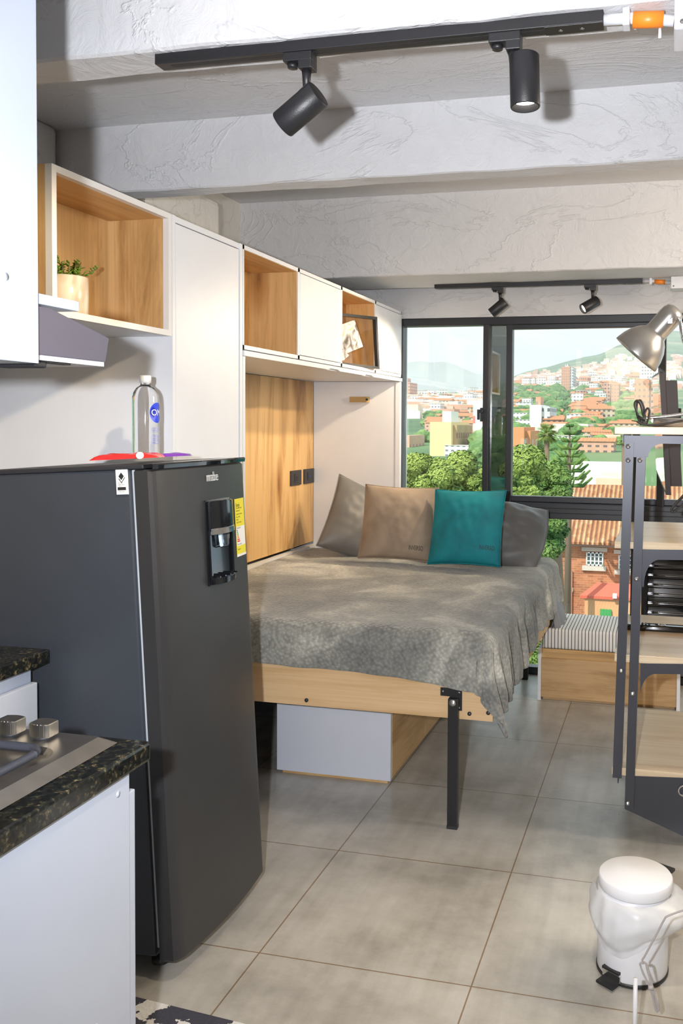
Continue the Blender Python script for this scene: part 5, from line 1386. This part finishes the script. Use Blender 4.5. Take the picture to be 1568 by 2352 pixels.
mb = MB(); zz = at(1361, 1353, Y=47).z; mb.add([(an.x-.6, 46.9, zz-.35), (6, 46.9, zz-.35), (6, 48.2, zz+.15), (an.x+.2, 48.2, zz+.15), (an.x-.6, 46.9, zz-.5), (6, 46.9, zz-.5), (6, 48.2, zz), (an.x+.2, 48.2, zz)], [(0, 1, 2, 3), (4, 7, 6, 5), (0, 4, 5, 1), (0, 3, 7, 4), (1, 5, 6, 2), (3, 2, 6, 7)]); mb.build('red_awning', plain('awning_red', (.62, .12, .07), .7), t)
g0 = at(1378, 1399, Y=46.9); g1 = at(1403, 1412, Y=46.9); MB().box(g0.x, g1.x, 46.85, 46.98, g1.z-.4, g0.z).build('green_board', plain('green_board', (.05, .30, .08), .6), t)
l0_ = at(1411, 1370, Y=46.8); MB().box(l0_.x-.1, l0_.x+.12, 46.7, 46.95, l0_.z-.1, l0_.z+.14, .02).build('flood_light', M['cap'], t)
# individual landmark buildings
LAND = []
def building(name, x0, x1, y0, D, depth, mats, label, side=None, roof=None, parts=None, cat='building'):
    LAND.append((x0-7, x1+7+(side[1] if side else 0), D))
    a = at(x0, y0, Y=D); b_ = at(x1, y0, Y=D); zb2 = min(ground_z((x0+x1)/2, D), a.z-3)-3
    t = thing(name, ((a.x+b_.x)/2, D, zb2), label, cat)
    MB().box(a.x, b_.x, D, D+depth, zb2, a.z).build('tower_block', mats, t)
    if side is not None:
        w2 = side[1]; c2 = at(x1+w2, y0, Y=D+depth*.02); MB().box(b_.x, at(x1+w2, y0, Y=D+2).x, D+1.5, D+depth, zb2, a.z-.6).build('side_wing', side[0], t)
    if roof is not None: MB().box(a.x+(b_.x-a.x)*.3, a.x+(b_.x-a.x)*.72, D+depth*.3, D+depth*.7, a.z, a.z+roof[1]).build('roof_tank_house', roof[0], t)
    return t
building('apartment_tower', 987, 1036, 969, 170, 16, F_CR, 'cream apartment tower left of the window mullion', (F_CR_SHADE, 14), (F_PL, 2.2))
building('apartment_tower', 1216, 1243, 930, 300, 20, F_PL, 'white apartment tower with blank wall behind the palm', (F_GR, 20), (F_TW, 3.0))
building('apartment_tower', 1289, 1309, 842, 900, 30, F_TW, 'slender brick tower standing alone before the mountain', (F_GR, 7), (F_GR, 3))
building('apartment_block', 1387, 1401, 880, 700, 22, F_PK, 'pink brick twin block on the wooded slope', (F_TW, 20), None)
building('apartment_tower', 1457, 1491, 870, 420, 22, F_TW, 'tall pink brick tower behind the cable bundle', (F_PK, 12), (F_PL, 2))
building('apartment_tower', 1470, 1500, 838, 800, 26, F_GR, 'pale high-rise behind the pink tower at right', (F_WH, 14), None)
building('apartment_tower', 1086, 1112, 930, 260, 18, facade('facade_colour_tower', (.62, .64, .66), (.62, .22, .18), 3.2, 5.6, .35), 'grey tower with red window accents touching the mullion', None, (F_WH, 2))
building('hospital_block', 905, 972, 917, 620, 30, F_ST, 'long white block with rows of small windows at far left', (F_ST, 20), None)
building('apartment_tower', 905, 941, 878, 760, 24, F_PK, 'narrow pink tower above the white block at far left', None, (F_PK, 4))
building('concrete_frame_building', 1268, 1350, 973, 230, 18, facade('facade_open_grid', (.80, .72, .66), (.22, .15, .13), 3.6, 2.9, .72), 'unfinished building with open concrete grid behind the pine', (F_BR, 14), None)
building('orange_building', 1177, 1203, 981, 140, 12, F_OR, 'stepped orange brick building at the left of the middle pane', (F_OR, 16), None)
building('church', 925, 940, 1000, 210, 14, facade('facade_church', (.70, .42, .30), (.25, .15, .12), 3, 5, .2), 'pink church tower at the far left edge of the window', None, None)
building('warehouse', 1310, 1435, 1068, 110, 12, F_PL, 'long low white building above the near tiled roof', None, None)
building('white_block', 1330, 1368, 1013, 180, 14, F_PK, 'pink flat-roofed block right of the grid building', None, None)
building('apartment_block', 1010, 1060, 928, 560, 22, F_WH, 'white terrace block on the crest left of the mullion', None, (RG, 2))
building('apartment_block', 1376, 1432, 1000, 190, 16, F_BE, 'beige block with blue panel left of the rack', None, None)
building('tiled_house', 1368, 1440, 1098, 90, 12, F_BE, 'beige house with tiled roof behind the rack post', None, None)
# small houses: a few kinds, copied over the hills
def house_mesh(name, w_, d_, h_, wall, gable):
    mb = MB(); mb.m = 0; mb.box(-w_/2, w_/2, -d_/2, d_/2, -4, h_)
    mb.m = 1
    if gable:
        e = .5; mb.add([(-w_/2-e, -d_/2-e, h_), (w_/2+e, -d_/2-e, h_), (w_/2+e, 0, h_+2.0), (-w_/2-e, 0, h_+2.0), (-w_/2-e, d_/2+e, h_), (w_/2+e, d_/2+e, h_)], [(0, 1, 2, 3), (3, 2, 5, 4), (0, 3, 4), (1, 5, 2)])
    else: mb.box(-w_/2-.2, w_/2+.2, -d_/2-.2, d_/2+.2, h_, h_+.3)
    return mb
HK = [('brick_house', 9, 9, 5.5, F_BR, True, 'brick house with terracotta roof among the hillside streets'), ('pink_house', 12, 9, 7, F_PK, True, 'pink house with terracotta roof among the hillside streets'),
      ('white_house', 11, 9, 7.5, F_WH, False, 'white flat-roofed house among the hillside streets'), ('beige_house', 14, 10, 8.5, F_BE, True, 'beige house with tiled roof among the hillside streets'),
      ('brick_block', 10, 9, 11, F_BR, False, 'four-storey brick block among the hillside streets'), ('white_block', 9, 9, 13, F_WH, False, 'four-storey white block among the hillside streets')]
protos = []
for nm, w_, d_, h_, wl, gb, lb_ in HK:
    o = house_mesh(nm, w_, d_, h_, wl, gb).build(nm, [wl, RF if gb else RG], loc=(0, 0, 0)); tag(o, lb_, 'house', lb_.replace(' among', 's among').replace('house with', 'houses with') if False else nm.replace('_', ' ')+'s on the hillside'); protos.append(o)
rn = random.Random(21); used = [0]*len(protos); cnt = 0
greens = [(1176, 1290, 905, 985), (1385, 1460, 915, 985)]
tries = 0
while cnt < 520 and tries < 9000:
    tries += 1
    x = rn.uniform(905, 1500); D = math.exp(rn.uniform(math.log(300), math.log(1350)))
    if 1112 < x < 1172 or any(a < x < b_ and D < dl+25 for a, b_, dl in LAND if dl < 1000 and b_-a < 110): continue
    p_ = terr(x, D, False); hz = p_.z
    q_ = (p_-CAM); py = CY+F*q_.dot(CD)/q_.dot(_f)
    if any(a < x < b_ and c2 < py < d2 for a, b_, c2, d2 in greens) and rn.random() < .85: continue
    k = rn.choice([0, 0, 1, 1, 2, 3, 4, 5] if D > 480 else [0, 0, 1, 2, 3])
    o = protos[k] if used[k] == 0 else protos[k].copy()
    if used[k]: COL.objects.link(o)
    used[k] += 1; cnt += 1
    o.location = (p_.x, D, hz); s_ = .45+.3*rn.random()+max(0, (D-350)/1500); o.scale = (s_, s_, s_*.9); o.rotation_euler = (0, 0, rn.uniform(-.5, .5))
for _ in range(46):
    x = rn.choice([rn.uniform(1330, 1440), rn.uniform(925, 985), rn.uniform(1040, 1085), rn.uniform(1262, 1440)]); D = rn.uniform(150, 300)
    if any(a+6 < x < b_-6 and D < dl+12 for a, b_, dl in LAND if b_-a < 110): continue
    k = rn.choice([0, 0, 1, 1, 3, 2]); o = protos[k].copy(); COL.objects.link(o); p_ = terr(x, D, False); s_ = rn.uniform(.34, .55)
    o.location = (p_.x, D, p_.z-.4); o.scale = (s_*1.3, s_, s_*.8); o.rotation_euler = (0, 0, rn.uniform(-.4, .4))
# innumerable houses up the mountain: stuff
mb = MB(); rn = random.Random(5); mats = [F_BR, F_PK, F_WH, F_BE]
for k in range(5200):
    x = rn.uniform(1170, 1560); D = rn.uniform(1000, 2050); r_ = min(1.4, max(0, (x-1176)/250))
    if (D-1000)/1050 > rn.uniform(.3, 1.15)-.1*r_: continue
    if noise.noise((x*.02, D*.003, 4)) > .22: continue
    p_ = terr(x, D); w_ = rn.uniform(3.5, 7); h_ = rn.uniform(3, 8); mb.m = rn.choice([0, 1, 1, 2, 2, 3]); mb.box(p_.x-w_, p_.x+w_, D-w_, D+w_, p_.z-8, p_.z+h_)
for k in range(500):
    x = rn.uniform(905, 1112); D = rn.uniform(500, 1150); p_ = terr(x, D); w_ = rn.uniform(4, 8); h_ = rn.uniform(4, 8); mb.m = rn.choice([0, 1, 2, 2, 3]); mb.box(p_.x-w_, p_.x+w_, D-w_, D+w_, p_.z-6, p_.z+h_)
FH = [plain('far_brick', (.58, .34, .24), .9), plain('far_pink', (.68, .48, .38), .9), plain('far_white', (.82, .80, .76), .9), plain('far_beige', (.70, .58, .44), .9)]
o = mb.build('hillside_houses', FH, loc=(0, 1000, 0)); tag(o, 'countless tiny brick and white houses climbing the mountain slope', 'houses', kind='stuff')
# tree clumps between the houses
def clump(seed):
    rn2 = random.Random(seed); bm = bmesh.new()
    for k in range(7):
        r_ = rn2.uniform(2.2, 3.8); m4 = Matrix.Translation((rn2.uniform(-3.5, 3.5), rn2.uniform(-3, 3), rn2.uniform(1.5, 5)))
        bmesh.ops.create_icosphere(bm, subdivisions=3, radius=r_, matrix=m4)
    for v in bm.verts: v.co += v.co.normalized()*.9*noise.noise(v.co*.9+Vector((seed, 0, 0)))+Vector((.35*noise.noise(v.co*3), .35*noise.noise(v.co*3+Vector((5, 0, 0))), .4*noise.noise(v.co*3.3)))
    mb = MB(); mb.frombm(bm, False); return mb
cl = []
for k in range(4):
    o = clump(k+1).build('distant_tree', LFF, loc=(0, 0, 0)); tag(o, 'round green tree among the distant houses', 'tree', 'distant trees on the hills'); cl.append(o)
rn = random.Random(31); cnt = 0; uc = [0]*4
while cnt < 280:
    x = rn.uniform(910, 1500); D = math.exp(rn.uniform(math.log(130), math.log(1100)))
    if any(a+4 < x < b_-4 and D < dl for a, b_, dl in LAND if b_-a < 110) and rn.random() < .93: continue
    p_ = terr(x, D, False); q_ = (p_-CAM); py = CY+F*q_.dot(CD)/q_.dot(_f)
    ing = any(a < x < b_ and c2 < py < d2 for a, b_, c2, d2 in greens)
    if not ing and rn.random() < .62: continue
    k = rn.randrange(4); o = cl[k] if uc[k] == 0 else cl[k].copy()
    if uc[k]: COL.objects.link(o)
    uc[k] += 1; cnt += 1; s_ = rn.uniform(.5, .9)*(.6+D/600); o.location = (p_.x, D, p_.z-1); o.scale = (s_*1.2, s_, s_*.8); o.rotation_euler = (0, 0, rn.uniform(0, 6))

# haze: real thin air between the room and the mountain
hz = bpy.data.materials.new('valley_haze'); hz.use_nodes = True; nt = hz.node_tree; nt.nodes.remove(nt.nodes['Principled BSDF'])
vs_ = N(nt, 'ShaderNodeVolumeScatter'); vs_.inputs['Color'].default_value = (.97, .99, 1, 1); vs_.inputs['Density'].default_value = .00030; vs_.inputs['Anisotropy'].default_value = .0
L(nt, vs_.outputs[0], nt.nodes['Material Output'].inputs['Volume'])
o = MB().box(-7000, 7000, 60, 9500, -60, 420).build('haze', hz, loc=(0, 3000, 0)); tag(o, 'pale haze hanging over the valley and mountain', 'haze', kind='stuff')

# ------------------------------------------------------------------ sky and lights
wd = bpy.data.worlds.new('sky'); S.world = wd; wd.use_nodes = True; nt = wd.node_tree; bg = nt.nodes['Background']
tc = nt.nodes.new('ShaderNodeTexCoord'); mp = nt.nodes.new('ShaderNodeMapping'); L(nt, tc.outputs['Generated'], mp.inputs[0]); mp.inputs['Scale'].default_value = (1.2, 1.2, 4.5)
n = N(nt, 'ShaderNodeTexNoise', i_Scale=3.2, i_Detail=7, i_Roughness=.55); L(nt, mp.outputs[0], n.inputs['Vector'])
r = ramp(nt, [(.34, (.50, .72, .88)), (.52, (.70, .83, .90)), (.70, (.93, .94, .93))], n.outputs[0]); L(nt, r.outputs[0], bg.inputs[0]); bg.inputs[1].default_value = 1.0
def light(kind, name, loc, energy, color, size=.1, target=None, **kw):
    d = bpy.data.lights.new(name, kind); d.energy = energy; d.color = color
    if kind == 'AREA': d.size = size; d.shape = 'SQUARE'
    elif kind != 'SUN': d.shadow_soft_size = size
    for k, v in kw.items(): setattr(d, k, v)
    o = bpy.data.objects.new(name, d); COL.objects.link(o); o.location = loc
    if target is not None: o.rotation_euler = (Vector(loc)-Vector(target)).to_track_quat('Z', 'Y').to_euler()
    return o
light('SUN', 'sun', (0, 0, 30), 3.4, (1, .94, .84), target=(9, 17, 8), angle=.01)
light('SPOT', 'camera_flash', (-.17, -.02, 1.52), FLASH, (.90, .93, 1.0), .02, target=(-.65, 3.5, 1.45), spot_size=math.radians(112), spot_blend=1.0)
light('AREA', 'unseen_rear_fill', (-.2, -1.2, 2.2), FILL1, (1, .82, .64), 1.2, target=(-.9, 2, .6))  # added unseen fill behind the camera, lifts the warm ambient
light('AREA', 'unseen_side_fill', (1.5, 3.2, 2.15), FILL2, (1, .86, .70), .7, target=(-.9, 3.6, .6))  # added unseen fill out of view at right, brightens bed and cabinets
